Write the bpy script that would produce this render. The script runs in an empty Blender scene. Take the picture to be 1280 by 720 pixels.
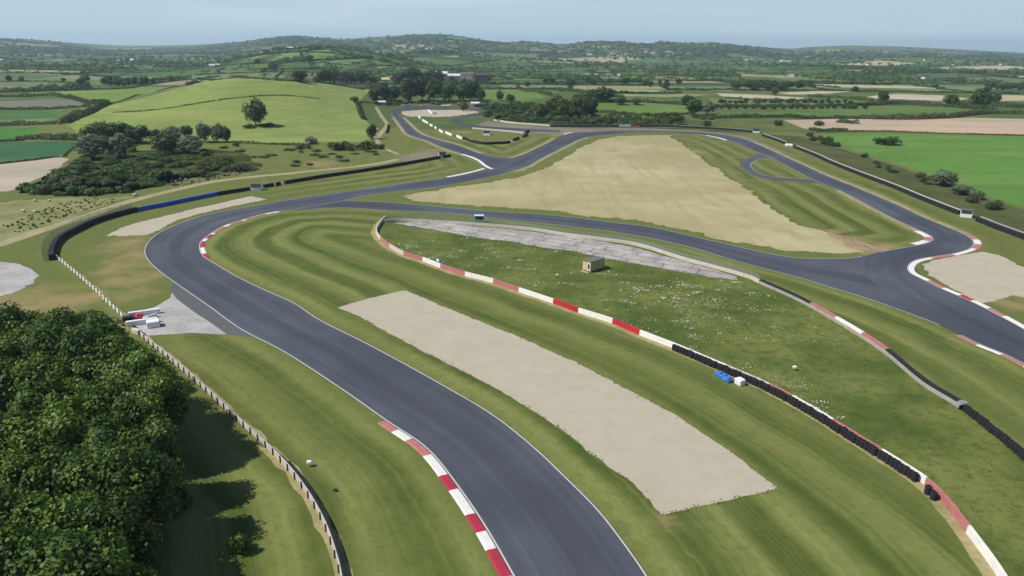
import bpy, bmesh, math, random
import numpy as np
from mathutils import Vector, Matrix, geometry
R = math.radians
rng = np.random.default_rng(11)
random.seed(5)
scene = bpy.context.scene
col = scene.collection

# ------------------------------------------------------------------ camera model (1280 x 720 pixel space)
H = 50.0; F = 900.0; PITCH = math.atan(300/900.0); ROLL = 0.0073
M3 = (Matrix.Rotation(math.pi/2-PITCH, 3, 'X') @ Matrix.Rotation(ROLL, 3, 'Z'))
M3n = np.array(M3)
cam_d = bpy.data.cameras.new('camera'); cam = bpy.data.objects.new('camera', cam_d); col.objects.link(cam)
cam_d.lens = 36*F/1280; cam_d.sensor_width = 36; cam_d.clip_start = 0.5; cam_d.clip_end = 60000
cam.matrix_world = Matrix.Translation((0, 0, H)) @ M3.to_4x4()
scene.camera = cam

def raydir(u, v):
    d = M3n @ np.array([u-640.0, 360.0-v, -F]); return d
def px(X, Y, Z):
    d = M3n.T @ np.array([X, Y, Z-H]); return 640+F*d[0]/-d[2], 360-F*d[1]/-d[2]

# ------------------------------------------------------------------ terrain
SKY = [(-160,50),(-80,48),(0,49),(50,51),(100,54),(150,57),(200,57),(240,56),(300,53),(340,48),(365,46),(400,48),(430,50),(470,47),(505,45),
       (535,43.3),(560,44),(600,50),(627,54),(660,52),(680,54),(705,56.5),(740,52),(780,53),(795,55),(815,56.5),(825,53),
       (850,55),(870,54),(900,55),(940,59),(990,61),(1010,59),(1060,57),(1120,58),(1180,61),(1240,64),(1280,66),(1360,68),(1450,66)]
_az = []; _el = []
for u, v in SKY:
    d = raydir(u, v); _az.append(d[0]/d[1]); _el.append(d[2]/d[1])
_az = np.array(_az); _el = np.array(_el)
_yu = [(-160,5200),(0,5200),(80,6500),(140,9000),(240,8500),(310,5600),(640,5200),(930,5000),(1010,8000),(1280,8000),(1450,8000)]
_yaz = np.array([raydir(u, 60)[0]/raydir(u, 60)[1] for u, _ in _yu]); _yv = np.array([y for _, y in _yu], float)
def sstep(a, b, x):
    t = np.clip((x-a)/(b-a), 0, 1); return t*t*(3-2*t)
def bump(X, Y, cx, cy, rx, ry, h, rot=0.0):
    dx = X-cx; dy = Y-cy; c, s = math.cos(rot), math.sin(rot)
    a = (dx*c+dy*s)/rx; b = (-dx*s+dy*c)/ry
    r = np.minimum(np.sqrt(a*a+b*b), 1.0)
    return h*np.cos(math.pi/2*r)**2
def terrain(X, Y):
    X = np.asarray(X, float); Y = np.asarray(Y, float)
    z = bump(X, Y, -228, 660, 165, 290, 23.5, 0.10)
    z = z+bump(X, Y, -420, 1600, 330, 520, 42)+bump(X, Y, -215, 2250, 330, 600, 33)+bump(X, Y, 1500, 2700, 420, 700, 26)
    z = z+bump(X, Y, 60, 760, 190, 160, 7)
    und = 3.2*(np.sin(X/173+1.3)*np.cos(Y/211+.4)+np.sin(X/97+Y/331))+3.5
    z = z+und*sstep(800, 1500, Y)
    Ys = np.maximum(Y, 1.0); az = np.clip(X/Ys, -1.2, 1.2)
    yr = np.interp(az, _yaz, _yv); el = np.interp(az, _az, _el)
    top = H+el*yr
    p = sstep(2500, 1.0, 2500-0*Y) if False else None
    t = np.clip((Y-2500)/(yr-2500), 0, 1); up = t*t*(3-2*t)
    dn = 1-sstep(yr+300, yr+3500, Y)
    hill = top*up*dn
    rough = (np.sin(X/260+Y/340)+np.sin(X/140-Y/190))*3.0*up*(1-up)*4
    z = np.maximum(z*(1-0.85*up*dn), 0)+hill+rough
    return z
_ts = np.geomspace(60, 16000, 2600)
def at(u, v):
    d = raydir(u, v); d = d/np.linalg.norm(d)
    if d[2] < -0.14:
        t = -H/d[2]; return (d[0]*t, d[1]*t)
    X = d[0]*_ts; Y = d[1]*_ts; Z = H+d[2]*_ts
    b = Z < terrain(X, Y)
    i = int(np.argmax(b)) if b.any() else len(_ts)-1
    i = max(i, 1); lo, hi = _ts[i-1], _ts[i]
    for _ in range(22):
        m = .5*(lo+hi)
        if H+d[2]*m < float(terrain(d[0]*m, d[1]*m)): hi = m
        else: lo = m
    return (d[0]*hi, d[1]*hi)
def at_z(u, v, z):
    d = raydir(u, v); t = (z-H)/d[2]; return (d[0]*t, d[1]*t)
def hz(x, y): return float(terrain(x, y))
def P(pts): return [at(u, v) for u, v in pts]

# ------------------------------------------------------------------ polylines
def smooth(pts, step=1.5, closed=False):
    p = np.array(pts, float); n = len(p); out = []
    rngi = range(n if closed else n-1)
    for i in rngi:
        if closed: p0, p1, p2, p3 = p[(i-1)%n], p[i], p[(i+1)%n], p[(i+2)%n]
        else: p0, p1, p2, p3 = p[max(i-1,0)], p[i], p[i+1], p[min(i+2,n-1)]
        L = np.linalg.norm(p2-p1); k = max(1, int(L/step))
        # centripetal catmull-rom
        def tj(ti, a, b): return ti+max(np.linalg.norm(b-a), 1e-4)**.5
        if np.linalg.norm(p1-p0) < 1e-6: p0 = p1-(p2-p1)
        if np.linalg.norm(p3-p2) < 1e-6: p3 = p2+(p2-p1)
        t0 = 0; t1 = tj(t0,p0,p1); t2 = tj(t1,p1,p2); t3 = tj(t2,p2,p3)
        for j in range(k):
            t = t1+(t2-t1)*j/k
            A1 = (t1-t)/(t1-t0)*p0+(t-t0)/(t1-t0)*p1; A2 = (t2-t)/(t2-t1)*p1+(t-t1)/(t2-t1)*p2; A3 = (t3-t)/(t3-t2)*p2+(t-t2)/(t3-t2)*p3
            B1 = (t2-t)/(t2-t0)*A1+(t-t0)/(t2-t0)*A2; B2 = (t3-t)/(t3-t1)*A2+(t-t1)/(t3-t1)*A3
            out.append((t2-t)/(t2-t1)*B1+(t-t1)/(t2-t1)*B2)
    if not closed: out.append(p[-1])
    return np.array(out)
def resample(p, n=None, step=None):
    p = np.array(p, float); s = np.r_[0, np.cumsum(np.linalg.norm(np.diff(p, axis=0), axis=1))]
    if n is None: n = max(2, int(s[-1]/step)+1)
    q = np.linspace(0, s[-1], n)
    return np.c_[np.interp(q, s, p[:,0]), np.interp(q, s, p[:,1])], q
def relax(p, it=6):
    p = np.array(p, float)
    for _ in range(it): p[1:-1] = .25*p[:-2]+.5*p[1:-1]+.25*p[2:]
    return p
def normals(p):
    d = np.gradient(p, axis=0); d /= np.maximum(np.linalg.norm(d, axis=1, keepdims=True), 1e-9)
    return np.c_[-d[:,1], d[:,0]]                       # left of travel
def inside(pts, poly):
    x, y = pts[:,0], pts[:,1]; poly = np.asarray(poly); r = np.zeros(len(pts), bool); j = len(poly)-1
    for i in range(len(poly)):
        xi, yi = poly[i]; xj, yj = poly[j]
        if yi != yj: r ^= ((yi > y) != (yj > y)) & (x < (xj-xi)*(y-yi)/(yj-yi)+xi)
        j = i
    return r
def dist_to(pts, poly):
    poly = np.asarray(poly); out = np.full(len(pts), 1e9)
    for i in range(0, len(pts), 4000):
        a = pts[i:i+4000]; d = ((a[:,None,:]-poly[None,:,:])**2).sum(2).min(1); out[i:i+4000] = np.sqrt(d)
    return out

# ------------------------------------------------------------------ objects
def tag(o, label=None, cat=None, group=None, kind=None):
    if label: o['label'] = label
    if cat: o['category'] = cat
    if group: o['group'] = group
    if kind: o['kind'] = kind
    return o
def thing(name, label, cat, loc=(0,0,0), rz=0.0, group=None):
    o = bpy.data.objects.new(name, None); col.objects.link(o); o.empty_display_size = .3
    o.location = loc; o.rotation_euler = (0,0,rz)
    return tag(o, label, cat, group)
class MB:
    def __init__(s): s.v = []; s.f = []; s.m = []; s.uv = None
    def add(s, v, f, m=0):
        b = len(s.v); s.v.extend([tuple(map(float, p)) for p in v]); s.f.extend([tuple(b+i for i in q) for q in f]); s.m.extend([m]*len(f)); return s
    def box(s, x0, x1, y0, y1, z0, z1, m=0, bev=0.0):
        if bev <= 0:
            v = [(x,y,z) for z in (z0,z1) for y in (y0,y1) for x in (x0,x1)]
            return s.add(v, [(0,2,3,1),(4,5,7,6),(0,1,5,4),(2,6,7,3),(0,4,6,2),(1,3,7,5)], m)
        b = bev; ring = lambda z, e: [(x0+e+(b if q else 0), 0, z) for q in ()]
        rings = []
        for z, e in ((z0,b),(z0+b,0),(z1-b,0),(z1,b)):
            X0, X1, Y0, Y1 = x0+e, x1-e, y0+e, y1-e
            rings.append([(X0+b,Y0,z),(X1-b,Y0,z),(X1,Y0+b,z),(X1,Y1-b,z),(X1-b,Y1,z),(X0+b,Y1,z),(X0,Y1-b,z),(X0,Y0+b,z)])
        v = sum(rings, []); f = []
        for k in range(3):
            for i in range(8): f.append((k*8+i, k*8+(i+1)%8, k*8+8+(i+1)%8, k*8+8+i))
        f.append(tuple(range(7,-1,-1))); f.append(tuple(24+i for i in range(8)))
        return s.add(v, f, m)
    def cyl(s, p, q, r0, r1=None, n=8, m=0):
        r1 = r0 if r1 is None else r1; p = Vector(p); q = Vector(q); d = (q-p).normalized()
        a = d.orthogonal().normalized(); b = d.cross(a); v = []
        for c, r in ((p,r0),(q,r1)):
            for i in range(n):
                t = 2*math.pi*i/n; v.append(c+a*math.cos(t)*r+b*math.sin(t)*r)
        f = [(i,(i+1)%n,n+(i+1)%n,n+i) for i in range(n)]+[tuple(range(n-1,-1,-1)), tuple(range(n,2*n))]
        return s.add(v, f, m)
    def mesh(s, name):
        me = bpy.data.meshes.new(name); me.from_pydata(s.v, [], s.f); me.polygons.foreach_set('material_index', s.m); me.update(); return me
    def build(s, name, mats, parent=None, loc=None, smooth=False):
        me = s.mesh(name)
        for m in (mats if isinstance(mats, (list, tuple)) else [mats]): me.materials.append(m)
        if smooth: me.polygons.foreach_set('use_smooth', [True]*len(me.polygons))
        return link(name, me, parent, loc)
def link(name, me, parent=None, loc=None, rz=0.0):
    o = bpy.data.objects.new(name, me); col.objects.link(o)
    if parent is not None: o.parent = parent
    if loc is not None: o.location = loc
    if rz: o.rotation_euler = (0,0,rz)
    return o
def copy_tree(o, parent=None):
    c = o.copy(); col.objects.link(c); c.parent = parent
    for ch in o.children: copy_tree(ch, c)
    return c
def npmesh(name, v, f, mats, attrs=None, smooth=False, uv=None):
    """v (n,3) f (m,k)"""
    v = np.ascontiguousarray(v, np.float32); f = np.ascontiguousarray(f, np.int32); k = f.shape[1]
    me = bpy.data.meshes.new(name); me.vertices.add(len(v)); me.vertices.foreach_set('co', v.ravel())
    me.loops.add(f.size); me.loops.foreach_set('vertex_index', f.ravel())
    me.polygons.add(len(f)); me.polygons.foreach_set('loop_start', np.arange(0, f.size, k, dtype=np.int32))
    me.polygons.foreach_set('loop_total', np.full(len(f), k, np.int32))
    if smooth: me.polygons.foreach_set('use_smooth', np.ones(len(f), bool))
    for n, a in (attrs or {}).items():
        if a.ndim == 2:
            at_ = me.attributes.new(n, 'FLOAT_COLOR', 'POINT'); at_.data.foreach_set('color', np.c_[a, np.ones(len(a))].astype(np.float32).ravel())
        else:
            at_ = me.attributes.new(n, 'FLOAT', 'POINT'); at_.data.foreach_set('value', a.astype(np.float32))
    if uv is not None:
        l = me.uv_layers.new(name='UVMap'); l.data.foreach_set('uv', uv[f.ravel()].astype(np.float32).ravel())
    me.update(calc_edges=True); me.validate()
    for m in (mats if isinstance(mats, (list, tuple)) else [mats]): me.materials.append(m)
    return me

# ------------------------------------------------------------------ materials
def lin(c): return tuple(((x/255)/12.92 if x/255 <= .04045 else ((x/255+.055)/1.055)**2.4) for x in c)
KA = 0.80
def alb(r, g, b, k=1.0): return tuple(min(.85, KA*k*x) for x in lin((r,g,b)))
class NT:
    def __init__(s, name, rough=.9, spec=.2):
        s.m = bpy.data.materials.new(name); s.m.use_nodes = True; s.t = s.m.node_tree; s.t.nodes.clear()
        s.out = s.n('ShaderNodeOutputMaterial'); s.p = s.n('ShaderNodeBsdfPrincipled'); s.l(s.p.outputs[0], s.out.inputs[0])
        s.p.inputs['Roughness'].default_value = rough; s.p.inputs['Specular IOR Level'].default_value = spec
    def n(s, t, **k):
        x = s.t.nodes.new(t)
        for a, b in k.items(): setattr(x, a, b)
        return x
    def l(s, a, b): s.t.links.new(a, b)
    def pos(s): return s.n('ShaderNodeNewGeometry').outputs['Position']
    def objc(s): return s.n('ShaderNodeTexCoord').outputs['Object']
    def uv(s): return s.n('ShaderNodeTexCoord').outputs['UV']
    def scale(s, vec, sc):
        m = s.n('ShaderNodeMapping'); m.inputs['Scale'].default_value = sc; s.l(vec, m.inputs['Vector']); return m.outputs[0]
    def noise(s, vec, scale, detail=3, rough=.55, dist=0.0):
        x = s.n('ShaderNodeTexNoise'); x.inputs['Scale'].default_value = scale; x.inputs['Detail'].default_value = detail
        x.inputs['Roughness'].default_value = rough; x.inputs['Distortion'].default_value = dist; s.l(vec, x.inputs['Vector']); return x.outputs['Fac']
    def attr(s, n, o='Fac'): 
        a = s.n('ShaderNodeAttribute'); a.attribute_name = n; return a.outputs[o]
    def rnd(s): return s.n('ShaderNodeObjectInfo').outputs['Random']
    def math(s, op, a, b=0.0, c=None):
        x = s.n('ShaderNodeMath'); x.operation = op
        for i, q in enumerate((a, b) if c is None else (a, b, c)):
            if isinstance(q, (int, float)): x.inputs[i].default_value = q
            else: s.l(q, x.inputs[i])
        return x.outputs[0]
    def ramp(s, fac, a, b):
        x = s.n('ShaderNodeMapRange'); x.interpolation_type = 'SMOOTHSTEP'; x.inputs['From Min'].default_value = a; x.inputs['From Max'].default_value = b
        s.l(fac, x.inputs['Value']); return x.outputs[0]
    def mix(s, fac, a, b):
        x = s.n('ShaderNodeMix'); x.data_type = 'RGBA'
        if isinstance(fac, (int, float)): x.inputs[0].default_value = fac
        else: s.l(fac, x.inputs[0])
        for i, q in ((6, a), (7, b)):
            if isinstance(q, tuple): x.inputs[i].default_value = (*q[:3], 1)
            else: s.l(q, x.inputs[i])
        return x.outputs[2]
    def base(s, c):
        if isinstance(c, tuple): s.p.inputs['Base Color'].default_value = (*c[:3], 1)
        else: s.l(c, s.p.inputs['Base Color'])
        return s
    def bump(s, h, strength=.3, dist=.1):
        b = s.n('ShaderNodeBump'); b.inputs['Strength'].default_value = strength; b.inputs['Distance'].default_value = dist; s.l(h, b.inputs['Height']); s.l(b.outputs[0], s.p.inputs['Normal'])
def m_var(name, c1, c2, scale, rough=.9, spec=.2, fine=None, amt=.5, lo=.35, hi=.65, bump=0):
    t = NT(name, rough, spec); p = t.pos(); f = t.ramp(t.noise(p, scale, 4), lo, hi); c = t.mix(f, c1, c2)
    if fine:
        f2 = t.noise(p, fine, 3); c = t.mix(t.math('MULTIPLY', t.ramp(f2, .35, .7), amt), c, tuple(x*.6 for x in c1))
        if bump: t.bump(f2, bump, .05)
    t.base(c); return t.m
def m_plain(name, c, rough=.6, spec=.3, var=.25, scale=1.3):
    t = NT(name, rough, spec); p = t.pos()
    n = t.noise(p, scale, 4, .6); t.base(t.mix(t.math('MULTIPLY', t.ramp(n, .4, .75), var), c, tuple(x*.55 for x in c))); return t.m
def m_leaf(name, dark, light, trans=.22, rough=.55, spread=.35):
    t = NT(name, rough, .25); a = t.attr('tint'); r = t.rnd()
    n = t.noise(t.objc(), .9, 2); f = t.math('ADD', t.math('MULTIPLY', a, .75), t.math('MULTIPLY', t.math('SUBTRACT', r, .5), spread)); f = t.math('ADD', f, t.math('MULTIPLY', t.math('SUBTRACT', n, .5), .5))
    cl = t.n('ShaderNodeClamp'); t.l(f, cl.inputs[0]); c = t.mix(cl.outputs[0], dark, light); t.base(c)
    tr = t.n('ShaderNodeBsdfTranslucent'); t.l(c, tr.inputs[0]); mx = t.n('ShaderNodeMixShader'); mx.inputs[0].default_value = trans
    t.l(t.p.outputs[0], mx.inputs[1]); t.l(tr.outputs[0], mx.inputs[2]); t.l(mx.outputs[0], t.out.inputs[0]); return t.m
# ================================================================== GROUND
def zoff(level, y): return level*0.004+np.maximum(0, np.asarray(y)-300)*0.0004
def ragged(p, step, amp, seed=0):
    q, s = resample(np.vstack([p, p[:1]]), step=step); q = q[:-1]; r = np.random.default_rng(seed+7)
    n = normals(np.vstack([q, q[:1]]))[:-1]; k = len(q); w = r.normal(0, 1, k); w = .6*w+.4*(np.roll(w,1)+np.roll(w,-1))
    lowf = np.interp(np.arange(k), np.arange(0, k+6, 6), r.normal(0, 1, len(np.arange(0, k+6, 6))))
    return q+n*(amp*(w*.6+lowf*.7))[:,None]
def fill(poly, spacing):
    poly = np.asarray(poly); lo, hi = poly.min(0), poly.max(0)
    nx = max(1, int((hi[0]-lo[0])/spacing)); ny = max(1, int((hi[1]-lo[1])/spacing))
    g = np.array([(x, y) for x in np.linspace(lo[0], hi[0], nx+2)[1:-1] for y in np.linspace(lo[1], hi[1], ny+2)[1:-1]]).reshape(-1, 2)
    if len(g):
        g = g[inside(g, poly)]
        if len(g): g = g[dist_to(g, resample(np.vstack([poly, poly[:1]]), step=spacing*.4)[0]) > spacing*.3]
    n = len(poly); pts = [Vector(p) for p in np.vstack([poly, g])] if len(g) else [Vector(p) for p in poly]
    V, E, Fc, _, _, _ = geometry.delaunay_2d_cdt(pts, [(i, (i+1)%n) for i in range(n)], [], 0, 1e-5)
    V = np.array([(p.x, p.y) for p in V]); Fc = np.array([f for f in Fc if len(f) == 3], int)
    c = V[Fc].mean(1); Fc = Fc[inside(c, poly)]
    a = V[Fc]; ar = (a[:,1,0]-a[:,0,0])*(a[:,2,1]-a[:,0,1])-(a[:,1,1]-a[:,0,1])*(a[:,2,0]-a[:,0,0])
    Fc[ar < 0] = Fc[ar < 0][:, ::-1]
    return V, Fc
def patch(name, poly, level, mat, jit=0.0, jstep=None, spacing=None, seed=0, attrs=None):
    poly = np.array(poly, float)
    cy = poly[:,1].mean()
    if jit: poly = ragged(poly, jstep or max(.8, cy*.006), jit, seed)
    V, Fc = fill(poly, spacing or max(3.0, cy*.02))
    z = terrain(V[:,0], V[:,1])+zoff(level, V[:,1])
    me = npmesh(name, np.c_[V, z], Fc, mat, {k: f(V) for k, f in (attrs or {}).items()})
    o = link(name, me); o['kind'] = 'structure'; return o
def ribbon(name, A, B, level, mat, nacross=4, kind='structure', step=2.0, extra=0.0):
    A = np.array(A); B = np.array(B)
    n = max(len(A), len(B)); n = max(8, int(max(resample(A, 2)[1][-1], resample(B, 2)[1][-1])/step))
    a, s = resample(A, n); b, _ = resample(B, n)
    v = []; uv = []
    for j in range(nacross+1):
        t = j/nacross; q = a*(1-t)+b*t; v.append(np.c_[q, terrain(q[:,0], q[:,1])+zoff(level, q[:,1])+extra]); uv.append(np.c_[np.full(n, t), s])
    v = np.vstack(v); uv = np.vstack(uv); i = np.arange(n-1); f = []
    for j in range(nacross): f.append(np.c_[j*n+i, (j+1)*n+i, (j+1)*n+i+1, j*n+i+1])
    f = np.vstack(f)
    p0, p1, p2 = v[f[0,0]], v[f[0,1]], v[f[0,2]]
    if np.cross(p1-p0, p2-p0)[2] < 0: f = f[:, ::-1]
    me = npmesh(name, v, f, mat, uv=uv); o = link(name, me)
    if kind: o['kind'] = kind
    return o
def offset(p, d): p = np.array(p); return p+normals(p)*d
def line(name, edge, off, width, level, mat, step=1.5): return ribbon(name, offset(edge, off), offset(edge, off+width), level, mat, 1, step=step)

# ---- track edges
A_L = P([(730,900),(700,828),(668,770),(640,720),(608,663.6),(573,611),(532,560.6),(481.5,526),(427,487.5),(352,439),(300,411.7),(260,383),(217,353),(197,338),(184,325),
  (180,313),(186,301),(200,290),(227,278),(260,268),(300,260),(350,251.5),(426,240),(460.6,235.5),(495,230.3),(560,221.7),(582,217.5),(607,211),(630,201),(652.5,193.7),(677.5,182.5),(692,175),
  (703,169),(716,166),(750,164.7),(769,163.7),(802,163.5),(840,164.2),(871,165.6),(900,168),(916,170.6),(935,175.6),(966,188.7),(997.5,203),(1035,220),(1066,232.5),(1120,255),
  (1158,273),(1189,285.5),(1208,294),(1216,299.5),(1218,305),(1214,310.5),(1205,314),(1189,318),(1161,322),(1145.6,325.5),(1138,330),(1135.5,336),(1139,341.5),(1158,351),(1177,360.5),(1213,376),(1252,395.6),(1280,411),(1340,445),(1440,500)])
A_R = P([(900,900),(868,828),(838,768),(810,720),(777.5,673.7),(747.5,636),(702.5,591),(672.5,562.5),(618.7,519.5),(550,478.7),(500,451),(455,427),(400,399.5),(367,378),(333,363),(300,347),(267,328),(256,321),
  (250.5,312),(252,302),(260,295),(272.5,286.7),(285,280.5),(300.6,275.8),(324,268.8),(342,265.2),(366,262),(395,257),(431,250.6),(460.6,244),(495,239.8),(521,237),(560,232),(600,224),(620,219.6),(656,209.7),(677.5,198),
  (702.5,185.6),(727.5,173.7),(740,171),(756,168.7),(774,167.5),(802,166),(827,166),(865,167.5),(884,169.4),(900,172.5),(910,175.6),(922.5,180),(947.5,191),(964,198),(985,208.7),(1022.5,227.5),(1047.5,237.5),(1079,253.7),
  (1111,270.6),(1142.5,285.5),(1158,292.5),(1165,297),(1162,302),(1145.6,306.5),(1131.5,309),(1100,315),(1083,320),(1076,328),(1079,338),(1090,351),(1108,363),(1140,386),(1174,406.5),(1200,419),(1225,431),(1255,443),(1285,458),(1350,495),(1440,550)])
A_L = smooth(A_L, 1.5); A_R = smooth(A_R, 1.5)
B_U = smooth(P([(400,256),(431,250.4),(445,251.3),(486,253),(538,257.5),(620,264.4),(691.7,269),(736.5,274),(769,278.4),(812,283.6),(860,294),(885.5,300),(920,307.6),(951,314.7),(990,321.7),(1014,323),(1053,323),(1083,319.5),(1130,312)]), 1.5)
B_L = smooth(P([(360,263),(400,261),(431,260),(477.5,262.7),(538,266),(581,268.7),(640,275.8),(691.7,281),(736.5,286),(769,290.5),(812,298),(860,308.6),(923,327.5),(966,338.8),(1001,348),(1040,360),(1076,371),(1127,388.6),(1174,406.8),(1200,419.3)]), 1.5)
C_L = smooth(P([(640,213),(618,211),(609,207),(601,201),(589,195.6),(576,192),(551,184),(532.5,176),(511,169),(502.5,160),(495,150),(489,142.5),(488,138)]), 1.5)
C_R = smooth(P([(670,200),(640,197.8),(621,196),(601,192),(582.5,185),(564,179),(545,174),(532.5,170),(522.5,165),(514,157.5),(504,147.5),(499,143),(503,138.5)]), 1.5)
D_L = smooth(P([(620,138.6),(602,139.4),(598,142.6),(582,144.5),(570,147.5),(563,150.5),(569,155),(589,159),(630,163),(660,164.6),(700,165.5)]), 1.5)
D_R = smooth(P([(625,141),(612,142),(606,144.2),(589,146),(580,148.2),(577,150.6),(582.5,153.8),(601,157),(630,159.5),(660,161),(700,162.6)]), 1.5)
E_L = smooth(P([(486,140),(488,137.2),(500,135.3),(530,134.5),(580,134.9),(610,136.8),(628,139.6)]), 2)
E_R = smooth(P([(500,141),(502,139),(510,137.4),(535,136.5),(575,136.9),(598,138.6),(612,142)]), 2)
F_L = smooth(P([(952,190),(946,193),(940,196),(929,201),(924,205.6),(930,211),(940,218.5),(960,224),(979,225.8),(1016,228.4),(1040,233)]), 1.2)
F_R = smooth(P([(966,197),(955,198),(946,200),(939,204),(938,206),(941,211),(950,217),(962,220.6),(985,222.8),(1016,225),(1045,234)]), 1.2)

# ---- barrier lines (ground contact, photo pixels -> metres)
W1 = smooth(P([(481,273.5),(474,281),(469.5,291),(475,300),(486.5,309.4),(504,319),(528,326.5),(550,335),(581,345),(616,354),(648,365),(691,379.5),(722.5,391),(765,404.5),(799,419),(845,437),(880,452),(915,467),
  (960,487),(1010,514),(1060,545),(1100,570),(1130,589),(1155,606),(1180,631),(1207,666),(1247,722),(1285,790)]), 1.0)
W2 = smooth(P([(481,278),(500,277),(550,279),(595,282),(660,287.5),(709,295),(760,301.5),(795,307),(860,327),(889,334.5),(940,349.5),(949,354.5),(984,370),(1011,383.5),(1042,401.5),(1075,421.5),(1105,442),(1153,482),(1198,510),(1243,546),(1280,577),(1330,622),(1390,680)]), 1.0)
FN = smooth(P([(70.5,323),(90,339),(112,358),(133,378),(154,398),(176,420),(200,440),(236,470),(268,499),(303,532),(325,552),(347,573),(369,598),(388,625),(407,660),(419,693),(427,724),(433,770),(436,830)]), 1.0)
BL = smooth(P([(69,325),(69,317),(73,307),(81,299),(97,290.5),(117,281),(141,273),(173,264.7),(207,258),(238,251.5),(272,244.7),(296,240.8),(313,238),(340,233.4),(372,227.8),(409,221.7),(445,216.5),(478,211.2),(514,205),(547,199),(564,196.2)]), 1.0)
RB = smooth(P([(680,158.6),(720,158.6),(774,158.5),(840,158.6),(860,160),(897.5,162),(941,165.7),(952,170),(968,175.5),(992,185),(1020,196.2),(1035,203.5),(1072,218.5),(1120,237),(1142,246.5),(1174,259.5),(1200,269.5),(1219,276.5),(1244,286.5),(1280,300),(1350,328),(1450,368)]), 1.5)

# ---- materials of the ground
t = NT('rough_pasture', .95, .1); p = t.pos()
c = t.mix(t.ramp(t.noise(p, .006, 4, .6), .35, .65), alb(84,104,52), alb(104,112,66))
c = t.mix(t.math('MULTIPLY', t.ramp(t.noise(p, .05, 4, .65), .45, .7), .7), c, alb(66,86,42))
c = t.mix(t.math('MULTIPLY', t.ramp(t.noise(p, .021, 5, .6), .52, .72), .5), c, alb(138,130,88)); c = t.mix(t.math('MULTIPLY', t.ramp(t.noise(p, .11, 6, .8), .5, .68), .75), c, alb(62,72,38)); c = t.mix(t.math('MULTIPLY', t.ramp(t.noise(p, .4, 5, .8), .5, .7), .5), c, alb(112,108,64)); t.base(c); M_ground = t.m
t = NT('mown_grass', .95, .1); p = t.pos()
d = t.attr('edge'); mow = t.attr('mow'); dry = t.attr('dry')
warp = t.math('MULTIPLY', t.math('SUBTRACT', t.noise(p, .035, 3), .5), 7.0)
dd = t.math('ADD', d, warp); st = t.math('SINE', t.math('MULTIPLY', dd, 2*math.pi/9.2))
cx = t.n('ShaderNodeCombineXYZ'); t.l(t.math('ADD', d, t.math('MULTIPLY', t.noise(p, .08, 2), 2.0)), cx.inputs[0]); irr = t.noise(cx.outputs[0], .42, 3, .7)
st = t.math('ADD', t.math('MULTIPLY', st, .5), t.math('MULTIPLY', t.math('SUBTRACT', irr, .5), 3.4)); st = t.ramp(st, -1.1, 1.1)
loc = t.math('MULTIPLY', mow, t.ramp(t.noise(p, .018, 2), .25, .6))
st = t.mix(loc, t.n('ShaderNodeRGB').outputs[0], st) if False else t.math('ADD', t.math('MULTIPLY', t.math('SUBTRACT', st, .5), t.math('ADD', t.math('MULTIPLY', loc, .85), t.math('MULTIPLY', mow, .2))), .42)
st = t.math('ADD', st, t.math('MULTIPLY', t.math('SUBTRACT', t.noise(p, .3, 5, .7), .5), .55))
c = t.mix(st, alb(74,90,38), alb(134,139,80))
c = t.mix(t.math('MULTIPLY', t.math('MULTIPLY', t.ramp(t.noise(t.scale(cx.outputs[0], (1,1,1)), .75, 4, .75), .5, .68), mow), .38), c, alb(118,104,58))
c = t.mix(t.math('MULTIPLY', t.ramp(t.noise(p, .025, 4, .6), .45, .75), .5), c, alb(112,112,62))
c = t.mix(t.math('MULTIPLY', t.ramp(t.noise(p, 1.0, 4, .75), .45, .75), .4), c, alb(66,80,34))
dn = t.ramp(t.math('ADD', t.math('MULTIPLY', dry, .8), t.math('MULTIPLY', t.math('SUBTRACT', t.noise(p, .14, 6, .75), .5), 1.7)), .25, 1.0)
c = t.mix(t.math('MULTIPLY', t.math('MULTIPLY', dn, t.ramp(dry, .05, .35)), .8), c, t.mix(t.noise(p, .5, 4), alb(162,148,104), alb(150,126,92)))
t.base(c); t.bump(t.noise(p, 2.5, 3, .7), .35, .1); M_mown = t.m

def asphalt(name, a, b, streak=.5):
    t = NT(name, .85, .15); uv = t.uv(); p = t.pos()
    s1 = t.noise(t.scale(uv, (9, .012, 1)), 1, 3, .6, .4); s2 = t.noise(t.scale(uv, (26, .03, 1)), 1, 2, .6, .3); big = t.noise(p, .03, 3)
    f = t.math('ADD', t.math('MULTIPLY', s1, streak*.7), t.math('ADD', t.math('MULTIPLY', s2, .16), t.math('MULTIPLY', big, .62)))
    c = t.mix(t.ramp(f, .4, .85), a, b); fn = t.noise(p, 6, 3, .7)
    su = t.n('ShaderNodeSeparateXYZ'); t.l(uv, su.inputs[0]); wob = t.math('MULTIPLY', t.math('SUBTRACT', t.noise(t.scale(uv, (.3, .012, 1)), 1, 2), .5), 1.1); ln = t.math('ABSOLUTE', t.math('SUBTRACT', t.math('ADD', su.outputs[0], wob), .5)); c = t.mix(t.math('MULTIPLY', t.math('SUBTRACT', 1.0, t.ramp(ln, .02, .2)), .38), c, tuple(x*.66 for x in a))
    eg = t.math('ABSOLUTE', t.math('SUBTRACT', su.outputs[0], .5)); c = t.mix(t.math('MULTIPLY', t.ramp(t.math('ADD', eg, t.math('MULTIPLY', t.noise(p, .4, 4), .12)), .5, .6), .35), c, alb(120,114,100))
    c = t.mix(t.math('MULTIPLY', t.ramp(fn, .45, .8), .25), c, tuple(x*.6 for x in a)); t.base(c); t.bump(fn, .15, .02); return t.m
M_asph = asphalt('asphalt', alb(70,75,84), alb(102,107,115))
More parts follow.
